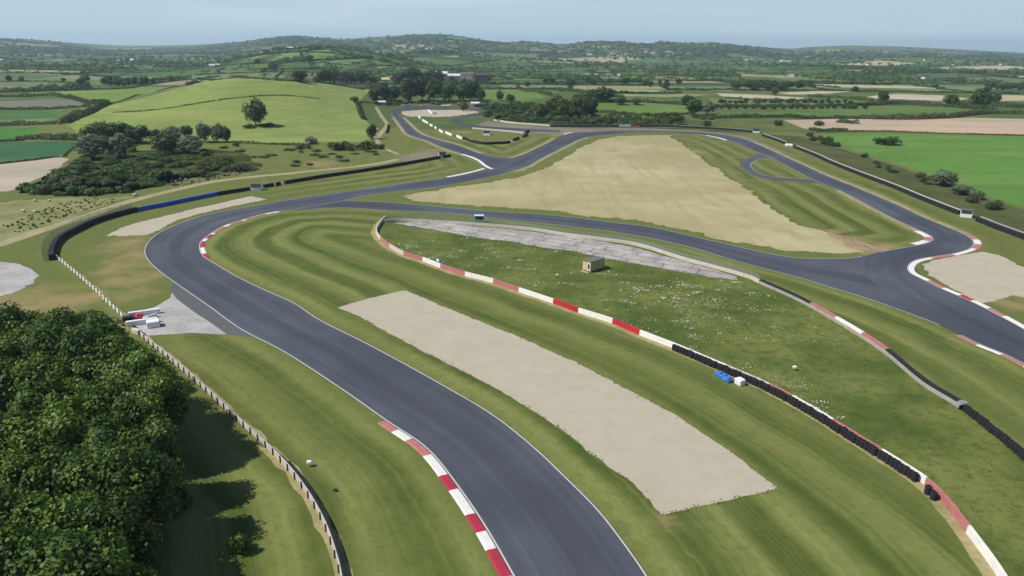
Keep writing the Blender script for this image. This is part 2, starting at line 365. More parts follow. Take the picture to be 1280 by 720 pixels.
M_asph2 = asphalt('worn_asphalt', alb(82,88,96), alb(98,104,112))
M_old = m_var('old_tarmac', alb(122,116,98), alb(140,132,108), .05, fine=.7, amt=.3)
M_white = m_plain('white_line_paint', alb(206,206,200), .6, .3, .4, .8)
M_redk = m_plain('red_kerb_paint', alb(178,52,70), .6, .3, .35, 1.1)
M_pink = m_plain('faded_red_paint', alb(192,122,118), .7, .2, .45, 1.5)
M_whk = m_plain('white_kerb_paint', alb(236,232,226), .55, .3, .25, 1.1)
M_gravel = m_var('gravel', alb(178,168,150), alb(190,181,164), .09, fine=3.0, amt=.22, bump=.25)
t = NT('gravel_trap', .95, .1); p = t.pos(); c = t.mix(t.ramp(t.noise(p, .2, 6, .75), .3, .7), alb(180,170,150), alb(189,180,161))
rk = t.noise(t.scale(p, (.9,.9,.9)), 1, 2); c = t.mix(t.math('MULTIPLY', t.ramp(t.noise(p, 4, 2, .8), .5, .8), .4), c, alb(140,130,116)); rk2 = t.n('ShaderNodeMapping'); rk2.inputs['Rotation'].default_value = (0,0,R(58)); rk2.inputs['Scale'].default_value = (.05,2.2,1); t.l(p, rk2.inputs[0]); c = t.mix(t.math('MULTIPLY', t.ramp(t.noise(rk2.outputs[0], 1, 5, .75), .45, .75), .2), c, alb(158,148,130)); c = t.mix(t.math('MULTIPLY', t.ramp(t.noise(p, .35, 6, .8), .6, .74), .5), c, alb(140,132,104)); t.base(c); t.bump(t.noise(p, 3, 3), .3, .08); M_gravel = t.m
t = NT('ripe_grass', .95, .1); p = t.pos()
c = t.mix(t.ramp(t.noise(p, .018, 4, .6), .35, .65), alb(166,156,116), alb(186,177,138)); rt = t.n('ShaderNodeMapping'); rt.inputs['Rotation'].default_value = (0,0,R(-8)); rt.inputs['Scale'].default_value = (.25,.02,1); t.l(p, rt.inputs[0])
c = t.mix(t.math('MULTIPLY', t.ramp(t.noise(rt.outputs[0], 1, 4, .65), .45, .7), .45), c, alb(148,142,98)); c = t.mix(t.math('MULTIPLY', t.ramp(t.noise(p, .6, 4, .7), .5, .75), .25), c, alb(132,126,78)); c = t.mix(t.math('MULTIPLY', t.ramp(t.noise(p, .035, 6, .75), .48, .7), .5), c, alb(142,142,92)); t.base(c); t.bump(t.noise(p, 1.6, 3), .4, .2); M_ripe = t.m
t = NT('daisy_meadow', .95, .1); p = t.pos(); c = t.mix(t.ramp(t.noise(p, .06, 4, .6), .35, .68), alb(80,97,42), alb(118,124,66))
c = t.mix(t.math('MULTIPLY', t.ramp(t.noise(p, .55, 5, .75), .45, .66), .6), c, alb(60,74,34)); c = t.mix(t.math('MULTIPLY', t.ramp(t.noise(p, 1.7, 4, .8), .55, .75), .5), c, alb(150,150,104)); t.base(c); t.bump(t.noise(p, 1.5, 4, .7), .6, .25); M_meadow = t.m
t = NT('cracked_concrete', .9, .2); p = t.pos(); c = t.mix(t.ramp(t.noise(p, .15, 5, .65), .3, .7), alb(160,154,152), alb(196,190,184))
br = t.n('ShaderNodeTexBrick'); br.inputs['Scale'].default_value = 1; br.inputs['Mortar Size'].default_value = .15; br.inputs['Brick Width'].default_value = 9; br.inputs['Row Height'].default_value = 3.6; br.offset = .3
mp = t.n('ShaderNodeMapping'); mp.inputs['Rotation'].default_value = (0,0,R(31)); wv = t.n('ShaderNodeVectorMath'); wv.operation = 'ADD'; nz = t.n('ShaderNodeTexNoise'); nz.inputs['Scale'].default_value = .25; t.l(p, nz.inputs['Vector']); sc_ = t.n('ShaderNodeVectorMath'); sc_.operation='SCALE'; sc_.inputs['Scale'].default_value=2.4; t.l(nz.outputs['Color'], sc_.inputs[0])
t.l(p, mp.inputs[0]); t.l(mp.outputs[0], wv.inputs[0]); t.l(sc_.outputs[0], wv.inputs[1]); t.l(wv.outputs[0], br.inputs['Vector'])
br.inputs['Color1'].default_value = (1,1,1,1); br.inputs['Color2'].default_value = (.8,.8,.8,1); br.inputs['Mortar'].default_value = (.12,.12,.1,1)
mm = t.n('ShaderNodeMix'); mm.data_type = 'RGBA'; mm.blend_type = 'MULTIPLY'; mm.inputs[0].default_value = .72; t.l(c, mm.inputs[6]); t.l(br.outputs['Color'], mm.inputs[7])
c = t.mix(t.math('MULTIPLY', t.ramp(t.noise(p, .45, 5, .7), .55, .68), .6), mm.outputs[2], alb(98,106,66)); t.base(c); M_conc = t.m
M_pale = m_var('pale_concrete', alb(168,164,160), alb(186,182,178), .2, fine=1.0, amt=.3)
M_track = m_var('dirt_track', alb(158,150,112), alb(172,162,130), .1, fine=1.2, amt=.4)
M_dirt = m_var('bare_soil', alb(158,134,104), alb(172,150,116), .2, fine=1.2, amt=.35)
M_verge = m_var('dry_verge', alb(148,140,92), alb(172,158,118), .3, fine=1.4, amt=.35)
M_soil = m_var('ploughed_soil', alb(190,170,142), alb(176,156,128), .02, fine=.3, amt=.3)

# ---- the base sheet, out past the horizon hills
ys = np.unique(np.r_[np.linspace(-260, 20, 12), np.linspace(20, 520, 90), np.linspace(520, 1000, 80), np.geomspace(1000, 3000, 90), np.geomspace(3000, 30000, 70)])
aa = np.linspace(-1.25, 1.25, 261)
YY, AA = np.meshgrid(ys, aa, indexing='ij'); XX = AA*(YY+420); ZZ = terrain(XX, YY)
n1, n2 = YY.shape; idx = np.arange(n1*n2).reshape(n1, n2)
f = np.c_[idx[:-1,:-1].ravel(), idx[:-1,1:].ravel(), idx[1:,1:].ravel(), idx[1:,:-1].ravel()]
g = link('ground', npmesh('ground', np.c_[XX.ravel(), YY.ravel(), ZZ.ravel()], f, M_ground, smooth=True)); g['kind'] = 'structure'

# ---- mown grass sheet round the circuit
edges = np.vstack([A_L, A_R, B_U, B_L, C_L, C_R])
mowz = [P([(240,270),(420,258),(478,262),(476,275),(466,292),(480,310),(560,340),(700,385),(850,440),(960,497),(1140,605),(1240,730),(1290,820),(880,880),(780,680),(600,510),(400,405),(255,325)]),
        P([(205,415),(310,418),(480,530),(640,730),(700,880),(400,880),(440,720),(400,640),(330,552),(240,470)]),
        P([(481,268),(640,278),(860,311),(1080,374),(1280,458),(1420,560),(1380,650),(1280,570),(1100,436),(940,346),(780,302),(600,280)]),
        P([(842,168),(900,175),(946,197),(1050,242),(1160,293),(1150,306),(1090,316),(1020,286),(960,255)]),
        P([(500,165),(585,196),(604,206),(580,216),(420,238),(340,250),(330,236),(480,212),(560,196)]),
        P([(240,480),(300,535),(345,575),(385,628),(412,665),(425,720),(430,880),(200,900),(190,640)]),
        P([(520,160),(590,175),(640,178),(705,168),(660,195),(600,190)]),
        P([(950,172),(1220,285),(1290,310),(1290,400),(1190,300),(1040,219)])]
mowz = [np.array(q) for q in mowz]
dryspots = [(158,305,9),(168,320,8),(150,335,7),(185,345,6),(172,352,6),(140,352,5),(160,368,6),(200,332,4),(1060,303,11),(1085,312,8),(1035,290,5),(1110,308,6),(830,650,2),(150,410,4),
            (520,195,14),(546,190,14),(512,168,10),(505,160,12),(580,165,10),(1240,372,5),(1225,345,6),(20,376,12),(70,378,11),(110,372,6),(40,388,10),(1262,380,4),(700,168,12),(640,176,6),(870,190,10),(400,205,12),(300,215,8)]
dsp = [(*at(u, v), r) for u, v, r in dryspots]
def sheet(name, xs, ys_):
    X, Y = np.meshgrid(xs, ys_); pts = np.c_[X.ravel(), Y.ravel()]
    dist = dist_to(pts, edges[::2]); mow = np.zeros(len(pts))
    for q in mowz: mow = np.maximum(mow, inside(pts, q).astype(float))
    k = mow.reshape(X.shape)
    for _ in range(2):
        k[1:-1,1:-1] = (k[1:-1,1:-1]*2+k[:-2,1:-1]+k[2:,1:-1]+k[1:-1,:-2]+k[1:-1,2:])/6
    dry = np.zeros(len(pts))
    for x, y, r in dsp: dry = np.maximum(dry, np.exp(-((pts[:,0]-x)**2+(pts[:,1]-y)**2*.6)/r**2))
    dry = np.maximum(dry, .55*np.exp(-(dist_to(pts, W1[::2])/1.6)**2)); dry = np.maximum(dry, .55*np.exp(-(dist_to(pts, FN[::2])/1.8)**2)); dry = np.maximum(dry, .5*np.exp(-(dist_to(pts, RB[::2])/3.0)**2))
    dry = np.maximum(dry, .35*np.exp(-(dist/1.3)**2)); dry = np.maximum(dry, .46*sstep(185, 300, pts[:,1]))
    n1, n2 = X.shape; ix = np.arange(n1*n2).reshape(n1, n2); f = np.c_[ix[:-1,:-1].ravel(), ix[:-1,1:].ravel(), ix[1:,1:].ravel(), ix[1:,:-1].ravel()]
    z = terrain(pts[:,0], pts[:,1])+zoff(1, pts[:,1])
    o = link(name, npmesh(name, np.c_[pts, z], f, M_mown, {'edge': dist, 'mow': k.ravel(), 'dry': dry})); o['kind'] = 'structure'
_yn = np.arange(30, 210.5, 1.1)
sheet('grass', np.arange(-150, 181, 1.1), _yn)
xs2 = np.arange(-320, 441, 2.6)
sheet('grass', xs2, np.arange(_yn[-1], 470, 2.6))

# ---- overlays
patch('gravel_trap', P([(422,384.5),(460,373),(507,362.5),(560,385),(650,422),(720,452.5),(752.5,469),(845,519),(912,564.5),(973,611),(890,630),(827,644),(787.5,602.5),(750,575),(705,540),(677,519.5),(615,482.5),(560,455),(500,424),(450,396.5)]), 4, M_gravel, .13, .45, 3, 3)
patch('gravel_trap', P([(1152,331),(1165,325.5),(1200,319),(1228,314.5),(1250,319),(1272,331),(1290,338),(1330,350),(1320,380),(1266,369),(1246,375),(1225,379),(1205,368),(1180,355),(1160,343)]), 4, M_gravel, .3, 1, 3, 4)
patch('gravel_trap', P([(133,295),(150,285),(165,280),(250,259),(315,245),(336,249),(300,256),(255,266),(220,276),(196,289),(185,294),(160,295.5)]), 4, M_gravel, .25, 1, 3, 5)
patch('gravel_trap', P([(501,143),(504,139.5),(530,137.3),(580,137.6),(596,139.5),(600,141),(585,143.4),(565,146),(548,147),(530,145.8),(510,146)]), 4, M_gravel, 1.0, 4, 8, 6)
patch('grassland', P([(490,245),(529,240),(564,235),(620,227.5),(660,217),(690,206),(702,200),(717.5,189),(731,181),(750,173.8),(771,170.5),(802,169),(837,169.2),(850,178),(865,189),(881,200),(900,214),(921,227),(945,245),(964,259),(980,268),(997,282),(1020,285),(1040,290),(1062,300),(1081,311),(1067,317),(1041,315.5),(987,314.5),(921,304),(860,290),(795,275),(760,273.5),(692,264.6),(640,260.5),(580,256),(527,252.8)]), 4, M_ripe, 1.1, 1.0, 5, 7)
patch('path', P([(1030,287),(1058,297),(1090,308),(1115,309),(1098,314),(1083,317),(1060,309),(1040,296)]), 6, M_dirt, .7, 1.2, 3, 8)
patch('meadow', np.vstack([W1[np.linalg.norm(W1-np.array(at(1285,790)), axis=1) > 0][::4], W2[::-1][::4]]), 3, M_meadow, 0, None, 4)
patch('concrete_apron', P([(492,279.5),(517.5,277.5),(543,278.5),(600,283),(660,289),(692,293),(743,299.5),(795,310),(850,325),(890,336),(921,346),(920,350),(885,346),(854,340.5),(820,334),(788,329),(752,322),(714,314),(674,309),(640,301.7),(612,299),(578,294),(543,287),(514,282.5)]), 5, M_conc, .25, 1.2, 3, 9)
patch('concrete_apron', P([(-40,330),(0,327.5),(20,329),(38,335),(49,344),(40,355),(25,364),(0,371),(-40,376)]), 5, M_pale, .3, 1, 3, 10)
patch('pavement', P([(217,357),(212,372),(196,383),(172,390),(152,396),(178,420),(196,419),(240,416.5),(285,417.5),(250,392)]), 5, M_pale, .15, 1, 3, 11)
patch('track_apron', P([(218,352),(212,362),(220,373),(240,388),(260,401),(285,418.5),(318,421.5),(330,424),(270,384)]), 6, M_asph2, .05, 1, 3, 12)
M_scrub = m_var('scrub_ground', alb(64,82,40), alb(96,104,56), .06, fine=.3, amt=.7)
patch('rough_ground', P([(20,242),(60,222),(95,196),(140,190),(250,186),(300,190),(330,204),(318,212),(262,222),(215,230),(160,243),(100,246)]), 1, M_scrub, 2, 4, 8, 31)
patch('rough_ground', P([(480,131),(600,131),(650,128),(740,146),(870,150),(900,155),(860,157.8),(690,157.4),(650,153),(628,150),(640,142),(610,134),(540,133)]), 1, M_scrub, 2, 5, 9, 32)
patch('rough_bank', np.vstack([offset(RB[::4], 1.6), P([(1500,380),(1420,302),(1300,268),(1238,250),(1165,222),(1110,205),(1060,189),(1025,178),(1000,170),(950,167)])]), 2, m_var('bank_grass', alb(70,82,40), alb(96,98,56), .07, fine=.5, amt=.5), .5, 2, 6, 21)
patch('meadow', P([(-60,318),(0,303),(60,284),(109,268),(156,251),(168,246),(140,246),(100,247),(60,249),(20,250),(-60,262)]), 2, m_var('dry_meadow', alb(122,126,74), alb(150,144,100), .08, fine=.5, amt=.35), 1.5, 3, 6, 22)
DR = smooth(P([(-60,323),(0,305.5),(59,285.5),(109,270),(156,253.5),(200,242),(240,232.5),(269,226.8),(316,221),(360,217),(392,213.5),(443,208.5),(478,203.5),(500,198.5)]), 2)
ribbon('dirt_track', offset(DR, -2.2), offset(DR, 2.2), 4, M_track, 2)
patch('gravel_yard', P([(498,199.5),(512,193),(525,188.5),(540,189),(553,194),(546,198),(530,200),(510,203)]), 5, M_old, 1, 2, 5, 13)
PT = smooth(P([(470,160),(470,172),(474,180),(482,186),(498,193)]), 2); ribbon('path', offset(PT, -1.2), offset(PT, 1.2), 4, M_track, 1)
PT2 = smooth(P([(470,134),(478,147),(484,156),(480,162),(472,172)]), 2); ribbon('path', offset(PT2, -1.5), offset(PT2, 1.5), 4, M_track, 1)
patch('old_tarmac', P([(610,151.5),(650,156.3),(690,158.9),(740,160.5),(800,160.3),(870,163),(935,171),(1000,198),(960,186),(915,170),(870,165),(800,163),(760,163.4),(716,166),(700,168),(655,166.5),(630,164.5),(590,160),(600,154)]), 4, M_old, .3, 3, 6, 14)
# asphalt
ribbon('race_track', B_U, B_L, 7, M_asph, 5, step=1.6); ribbon('race_track', C_L, C_R, 8, M_asph, 4); ribbon('race_track', D_L, D_R, 6, M_asph, 3); ribbon('race_track', E_L, E_R, 7, M_asph, 2)
ribbon('race_track', F_L, F_R, 8, M_asph2, 3); ribbon('race_track', A_L, A_R, 9, M_asph, 6, step=1.4)
# painted edge lines
def cut(p, a, b):
    i = int(np.argmin(np.linalg.norm(p-np.array(at(*a)), axis=1))); j = int(np.argmin(np.linalg.norm(p-np.array(at(*b)), axis=1)))
    return p[min(i,j):max(i,j)+1]
for e, a, b, s in ((A_L,(668,770),(590,216),-1),(A_R,(838,768),(1100,315),1),(A_R,(1200,419),(1400,530),1),(A_L,(702,169),(1400,480),-1)):
    line('edge_line', cut(e, a, b), .10*s, .17*s, 11, M_white)
for e, a, b, s in ((B_U,(433,250.5),(1075,320),-1),(B_L,(395,261),(1174,406),1),(C_L,(598,199),(489,142),-1),(C_R,(640,197.8),(500,143),1),(F_R,(955,198),(1010,225),1)):
    line('edge_line', cut(e, a, b), .08*s, .16*s, 10, M_white)
line('edge_line', cut(A_R, (1079,320.5), (1125,375)), -.1, .2, 11, M_asph2)
# pale dry verges along the far straights
for e, a, b, s in ((A_L,(940,177),(1212,297),1),(A_R,(1050,238),(1150,289),-1),(C_L,(586,195),(492,147),1),(C_R,(600,192),(504,147),-1),(A_R,(640,214),(735,172),-1),(A_L,(640,199),(695,174),1)):
    w = cut(e, a, b); w2 = offset(w, 1.9*s); w2 = w2+rng.normal(0, .12, w2.shape); ribbon('dry_verge', w, w2, 5, M_verge, 1)
W1v = offset(W1, -1.3)+rng.normal(0, .12, W1.shape); ribbon('dry_verge', W1, W1v, 5, M_verge, 1)
FNv = offset(FN, .95)+rng.normal(0, .2, FN.shape); ribbon('dry_verge', FN, FNv, 5, M_verge, 1)
FNw = cut(offset(FN, -.75)+rng.normal(0, .22, FN.shape), (330,556), (433,770)); ribbon('dry_verge', cut(FN, (330,556), (433,770)), FNw, 5, M_verge, 1)

# kerbs: a low sloped strip, painted by sections
def kerb(edge, px_breaks, cols, width, side):
    e = np.array(edge); ks = [int(np.argmin(np.linalg.norm(e-np.array(at(*q)), axis=1))) for q in px_breaks]
    nn = normals(e); mb = MB()
    for k in range(len(ks)-1):
        i, j = ks[k], ks[k+1]; st = 1 if j > i else -1; ids = list(range(i, j+st, st)); v = []
        for q in ids:
            for o, z in ((0,.0),(.12,.05),(width*.8,.09),(width,.01)):
                c = e[q]+nn[q]*side*o; v.append((c[0], c[1], hz(*c)+float(zoff(6, c[1]))+z))
        m = len(ids); f = []
        for a in range(m-1):
            for b in range(3):
                qd = (a*4+b, a*4+b+1, a*4+b+5, a*4+b+4)
                A, B, C = (Vector(v[x]) for x in qd[:3])
                f.append(qd if (B-A).cross(C-A).z > 0 else qd[::-1])
        mb.add(v, f, cols[k])
    o = mb.build('kerb', [M_whk, M_redk, M_pink, M_gravel]); o['kind'] = 'structure'; return o
kerb(A_L, [(481,527),(495,536),(511,547),(538,566),(554,590),(573,613),(588,638),(608,664),(623,690),(640,720),(655,745),(668,770)], [2,0,2,0,1,0,1,0,1,0,1], 1.25, 1)
kerb(A_R, [(257,322),(251.5,317),(250.5,309),(252,302),(255,299),(262,293.5),(266,291),(279,283),(284,281),(299,276.5),(307,274),(327,268),(346,264)], [1,0,1,0,1,0,2,0,2,0,2,0], 1.1, -1)
kerb(A_L, [(1214,310.5),(1189,318),(1161,322),(1145.6,325.5),(1138,330),(1135.5,336),(1139,341.5),(1158,351),(1177,360.5),(1197,369),(1213,376),(1235,387),(1252,395.6),(1280,411)], [0,2,0,0,0,0,0,2,0,1,0,2,0], 1.3, 1)
kerb(A_L, [(1208,294),(1216,299.5),(1218,305),(1214,310.5)], [2,0,2], 1.7, 1)
kerb(A_R, [(1150,289),(1160,294),(1165,297),(1162,302),(1145.6,306.5)], [0,0,2,0], 2.0, -1)
kerb(A_R, [(1200,419),(1225,431),(1244,438.5),(1255,443),(1285,458),(1310,472)], [2,0,0,2,0], 1.0, -1)
kerb(C_L, [(620,211),(609,207),(601,201),(589,195.6),(580,193)], [0,0,0,0], 1.6, 1)
kerb(A_L, [(560,221.7),(582,217.5),(607,211)], [0,0], 1.8, 1)
kerb(A_R, [(865,167.5),(884,169.4),(900,172.5),(910,175.6)], [2,0,0], 1.6, -1)
kerb(A_L, [(706,168),(716,166),(740,165)], [0,2], 1.6, 1)
# ================================================================== FIELDS, HEDGES, TREES
def fmat(c, k=1.0, sc=.02):
    n = 'field_%d_%d_%d' % c
    if n in bpy.data.materials: return bpy.data.materials[n]
    t = NT(n, .95, .1); p = t.pos(); a = alb(*c, k=k); b = tuple(x*.82 for x in a)
    o = t.mix(t.ramp(t.noise(p, sc, 5, .65), .35, .65), a, b); o = t.mix(t.math('MULTIPLY', t.ramp(t.noise(p, .15, 4, .7), .45, .75), .35), o, tuple(x*.72 for x in a))
    o = t.mix(t.math('MULTIPLY', t.ramp(t.noise(t.scale(p, (.008,.03,1)), 1, 5, .65), .45, .65), .6), o, alb(min(255, c[0]+22), c[1]+8, c[2]+14, k=k)); t.base(o); t.m.name = n; return t.m
HAND = []
def field(c, pts, lev=6, jit=.5, name='field', spacing=None):
    q = np.array(P(pts)); HAND.append(q); cy = q[:,1].mean()
    return patch(name, q, lev, fmat(c), jit*(1 if cy < 700 else 3), max(3, cy*.008), spacing or max(6, cy*.022), len(HAND))
field((132,150,80), [(82,157),(100,149),(118,142),(136,132),(180,122),(240,107),(262,100.5),(300,98.5),(345,101),(385,103.5),(420,104.5),(468,104.8),(462,116),(450,126),(446,131),(452,146),(462,156),(468,164),(468,172),(455,177.5),(420,177),(380,179.5),(330,179),(290,177),(230,173),(190,170),(150,163),(125,160),(112,166),(99,168)], 5, spacing=9)
field((118,142,66), [(30,116),(110,113),(160,111.5),(200,105),(235,100.5),(254,99.6),(240,104.5),(200,114),(160,123.5),(138,130),(120,128),(95,123),(60,119)], 5, spacing=12)
field((112,118,98), [(-40,129),(0,127),(60,123.5),(95,123.5),(120,130),(100,132.5),(50,135.5),(0,136.5),(-40,137)])
field((74,112,56), [(-40,139),(60,138.3),(86,138.6),(80,143.5),(60,146.5),(-40,148)])
field((98,126,68), [(-40,148.5),(64,147),(72,150),(55,155),(-40,156)])
field((76,124,48), [(-50,160),(45,159.5),(52,162),(42,168),(20,174),(-50,176)])
field((62,104,66), [(-50,180),(20,177.5),(60,176.8),(98,177),(93,186),(82,193),(40,200.5),(-50,206)])
field((176,168,148), [(-50,207),(0,205.5),(40,201),(72,197),(84,199),(76,208),(62,218),(32,229),(20,237),(8,240),(-50,236)], name='ploughed_field')
field((98,138,62), [(1026,168),(1080,166.4),(1125,168),(1180,169.4),(1280,171),(1400,174),(1500,240),(1420,300),(1300,266),(1275,258),(1240,247),(1212,235),(1165,219),(1110,201),(1062,186),(1032,175)], 5, spacing=10)
field((186,168,142), [(978,150.5),(1040,149),(1150,149.5),(1215,147.3),(1280,149),(1400,150),(1400,169),(1280,168),(1200,166.5),(1160,165.3),(1110,163),(1050,163.6),(1006,161)], name='ploughed_field')
field((92,120,58), [(880,142),(960,139.5),(1060,134),(1112,132.5),(1182,133.5),(1232,139),(1200,143.5),(1095,147.5),(900,147)])
field((182,166,138), [(855,103.5),(908,102.5),(915,103.5),(917,114),(880,113),(856,110)], name='ploughed_field')
field((188,180,152), [(894,117),(950,118.5),(1006,122.5),(1000,125.3),(950,125),(905,121.5)])
field((178,172,140), [(968,116.5),(1060,112),(1068,114),(1030,118),(988,118.5)])
field((186,180,156), [(1083,121),(1120,117.5),(1180,119.5),(1217,124),(1180,126.5),(1130,124.5),(1092,123)])
field((150,152,96), [(1155,107.5),(1220,108.5),(1268,116),(1230,116.5),(1172,110.5)])
field((180,174,140), [(1212,118),(1300,120),(1300,126),(1250,126.5),(1215,122)])
field((102,128,66), [(592,108),(612,106),(642,106.5),(672,117),(683,124),(650,127.5),(612,126),(596,120)])
field((150,160,110), [(676,108.5),(730,109),(782,111),(853,115),(780,115.5),(705,113)])
field((140,152,98), [(770,118.5),(850,117.5),(886,118.5),(832,122),(782,121)])
field((104,130,64), [(740,130),(800,128.5),(866,133),(860,141),(800,142.5),(746,138.5)])
field((158,162,110), [(456,85.5),(480,84),(516,86.3),(512,88.5),(460,88.6)])
field((168,168,124), [(526,87.3),(549,92),(544,93),(516,88.6)])
field((118,146,84), [(296,73),(334,68.5),(374,65.3),(379,74.5),(342,78.5),(302,80.5)], 7)
field((112,142,76), [(378,65),(410,62.2),(424,66),(432,72.5),(400,75),(382,74)], 7)
field((108,138,78), [(382,77.5),(432,75.5),(470,74),(474,79),(420,84.5),(392,84)], 7)
field((146,160,120), [(505,77),(540,71),(575,70),(590,73),(560,80),(528,81)], 7)
field((140,156,114), [(592,73),(620,74.5),(600,78.5),(566,80)], 7)
field((120,128,76), [(620,100),(660,98),(676,107.5),(645,105.5),(615,105)])
field((150,150,100), [(640,90),(700,91),(745,93),(700,95),(650,94)])
field((114,128,70), [(884,123),(905,123),(1000,127),(1070,126),(1080,131),(1000,133),(890,132)])
field((122,130,72), [(920,96),(975,97),(1030,103.5),(1000,106),(930,107.5)])
field((104,122,66), [(1070,111),(1150,109),(1200,115),(1120,116.5)])
field((120,128,80), [(-40,104),(60,103),(110,106),(60,110),(-40,112)]); field((112,124,76), [(-40,94),(90,95),(140,100),(60,102),(-40,102)])
# far patchwork, one sheet of fields with a colour each
V = []; Fq = []; CC = []; HED = []
pal = [(84,108,62),(98,116,70),(112,124,84),(74,98,58),(68,92,54),(90,110,76),(120,130,88),(150,150,108),(176,168,134),(160,146,118)]; pw = np.array([3,3,2.5,2.2,2.2,2.5,2.0,1.3,1.0,.7]); pw /= pw.sum()
Y0 = 940.0; k = 0
while Y0 < 5600:
    dep = Y0*rng.uniform(.06,.115); Y1 = Y0+dep; xm = .92*Y1; x = -xm; sk = rng.uniform(-.25,.25)*dep
    fy = lambda X, Yb, kk: Yb+.035*X*math.sin(kk*1.7)+.02*Yb*np.sin(X/Yb*6+kk)
    while x < xm:
        wd = rng.uniform(90,260)*(Y0/1200)**.35; x2 = x+wd
        u = np.linspace(0,1,5); vv = np.linspace(0,1,4); b = len(V)
        for a in vv:
            for q in u:
                X = x+wd*q+sk*a; Yv = (1-a)*float(fy(X,Y0,k))+a*float(fy(X,Y1,k+1)); V.append((X,Yv))
        for i in range(3):
            for j in range(4): Fq.append((b+i*5+j, b+i*5+j+1, b+i*5+j+6, b+i*5+j+5))
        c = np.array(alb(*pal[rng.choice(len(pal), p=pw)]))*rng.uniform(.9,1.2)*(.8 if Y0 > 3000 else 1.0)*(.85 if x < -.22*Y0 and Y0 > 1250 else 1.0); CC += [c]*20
        HED.append(([V[b], V[b+2], V[b+4]], 0)); HED.append(([V[b], V[b+10], V[b+15]], 1))
        x = x2
    Y0 = Y1; k += 1
V = np.array(V); z = terrain(V[:,0], V[:,1])+zoff(2, V[:,1])+V[:,1]*.0002
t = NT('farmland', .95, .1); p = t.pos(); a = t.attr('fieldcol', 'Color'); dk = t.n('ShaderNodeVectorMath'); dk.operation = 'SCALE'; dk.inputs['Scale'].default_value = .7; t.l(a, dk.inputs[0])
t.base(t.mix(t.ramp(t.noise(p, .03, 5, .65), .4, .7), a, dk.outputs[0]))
# each field its own corners, so colours do not bleed
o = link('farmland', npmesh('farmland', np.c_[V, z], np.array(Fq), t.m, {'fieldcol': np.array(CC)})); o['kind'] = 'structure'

# ---- foliage geometry
def leaves(cent, nrm, size, r, flat=.9):
    """quads round centres, facing nrm with jitter"""
    n = len(cent); nn = nrm+r.normal(0, flat*.6, (n,3)); nn /= np.maximum(np.linalg.norm(nn, axis=1, keepdims=True), 1e-6)
    rv = r.normal(0, 1, (n,3)); a = np.cross(nn, rv); a /= np.maximum(np.linalg.norm(a, axis=1, keepdims=True), 1e-6); b = np.cross(nn, a)
    s = (size*r.uniform(.6, 1.35, n))[:,None]; el = r.uniform(.6, 1.0, n)[:,None]; bend = nn*s*r.uniform(.05, .45, n)[:,None]
    v = np.stack([cent-a*s-bend, cent-b*s*el, cent+a*s-bend, cent+b*s*el], 1).reshape(-1,3)
    f = np.arange(n*4).reshape(n,4); return v, f
def crown_arrays(seed, rad, hgt, z0, nl, per, leaf, lobe=(.32,.5), flat=1.0):
    r = np.random.default_rng(seed); vs = []; fs = []; ts = []; off = 0
    for i in range(nl):
        d = r.normal(0, 1, 3); d[2] = d[2]*.75+.25; d /= np.linalg.norm(d); k = r.uniform(.5, .86)
        c = np.array([d[0]*rad*k, d[1]*rad*k, z0+hgt*.5+d[2]*hgt*.5*k]); lr = rad*r.uniform(*lobe); tint = r.uniform(.1, .9)
        q = r.normal(0, 1, (per,3)); q /= np.linalg.norm(q, axis=1, keepdims=True); rr = lr*r.uniform(.55, 1.08, per)[:,None]
        pts = c+q*rr*np.array([1,1,.85]); out = q+.5*(pts-np.array([0,0,z0+hgt*.4]))/rad
        v, f = leaves(pts, out, np.full(per, leaf), r, flat); vs.append(v); fs.append(f+off); off += len(v)
        ts.append(np.repeat(np.clip(tint+r.normal(0,.16,per), 0, 1), 4))
    return np.vstack(vs), np.vstack(fs), np.concatenate(ts)
def trunk_mesh(name, seed, h, r0, rad, mat):
    r = random.Random(seed); mb = MB(); p = Vector((0,0,-.3))
    pts = [Vector((r.uniform(-.15,.15)*i, r.uniform(-.15,.15)*i, h*i/4-.3*(i==0))) for i in range(5)]
    for i in range(4): mb.cyl(pts[i], pts[i+1], r0*(1-.2*i), r0*(1-.2*(i+1)), 7)
    for i in range(7):
        t = r.uniform(.4, .95); a = r.uniform(0, 6.28); b = pts[0].lerp(pts[4], t); e = b+Vector((math.cos(a)*rad*r.uniform(.45,.7), math.sin(a)*rad*r.uniform(.45,.7), h*r.uniform(.18,.4)))
        mb.cyl(b, e, r0*.38, r0*.1, 5)
    me = mb.mesh(name); me.materials.append(mat); return me
M_bark = m_plain('bark', (.09,.07,.05), .95, .1, .4, 3)
L_wood = m_leaf('leaf_woodland', (.032,.074,.010), (.155,.240,.030), .25, .5, .6)
L_mid = m_leaf('leaf_hedgerow', (.050,.092,.022), (.130,.190,.046), .3, .6, .4)
L_dark = m_leaf('leaf_dark', (.036,.066,.022), (.090,.134,.042), .3, .6, .3)
L_grey = m_leaf('leaf_willow', (.105,.140,.080), (.220,.265,.155), .3, .6, .3)
L_gorse = m_leaf('leaf_gorse', (.066,.080,.030), (.140,.142,.060), .3, .7, .3)
L_brt = m_leaf('leaf_bright', (.042,.098,.020), (.110,.190,.044), .3, .5, .3)
L_may = m_leaf('leaf_blossom', (.12,.12,.085), (.42,.38,.33), .1, .7, .3)
L_aut = m_leaf('leaf_russet', (.12,.085,.025), (.22,.16,.045), .15, .6, .3)
TM = {'wood': L_wood, 'mid': L_mid, 'dark': L_dark, 'grey': L_grey, 'gorse': L_gorse, 'bright': L_brt, 'blossom': L_may, 'russet': L_aut}
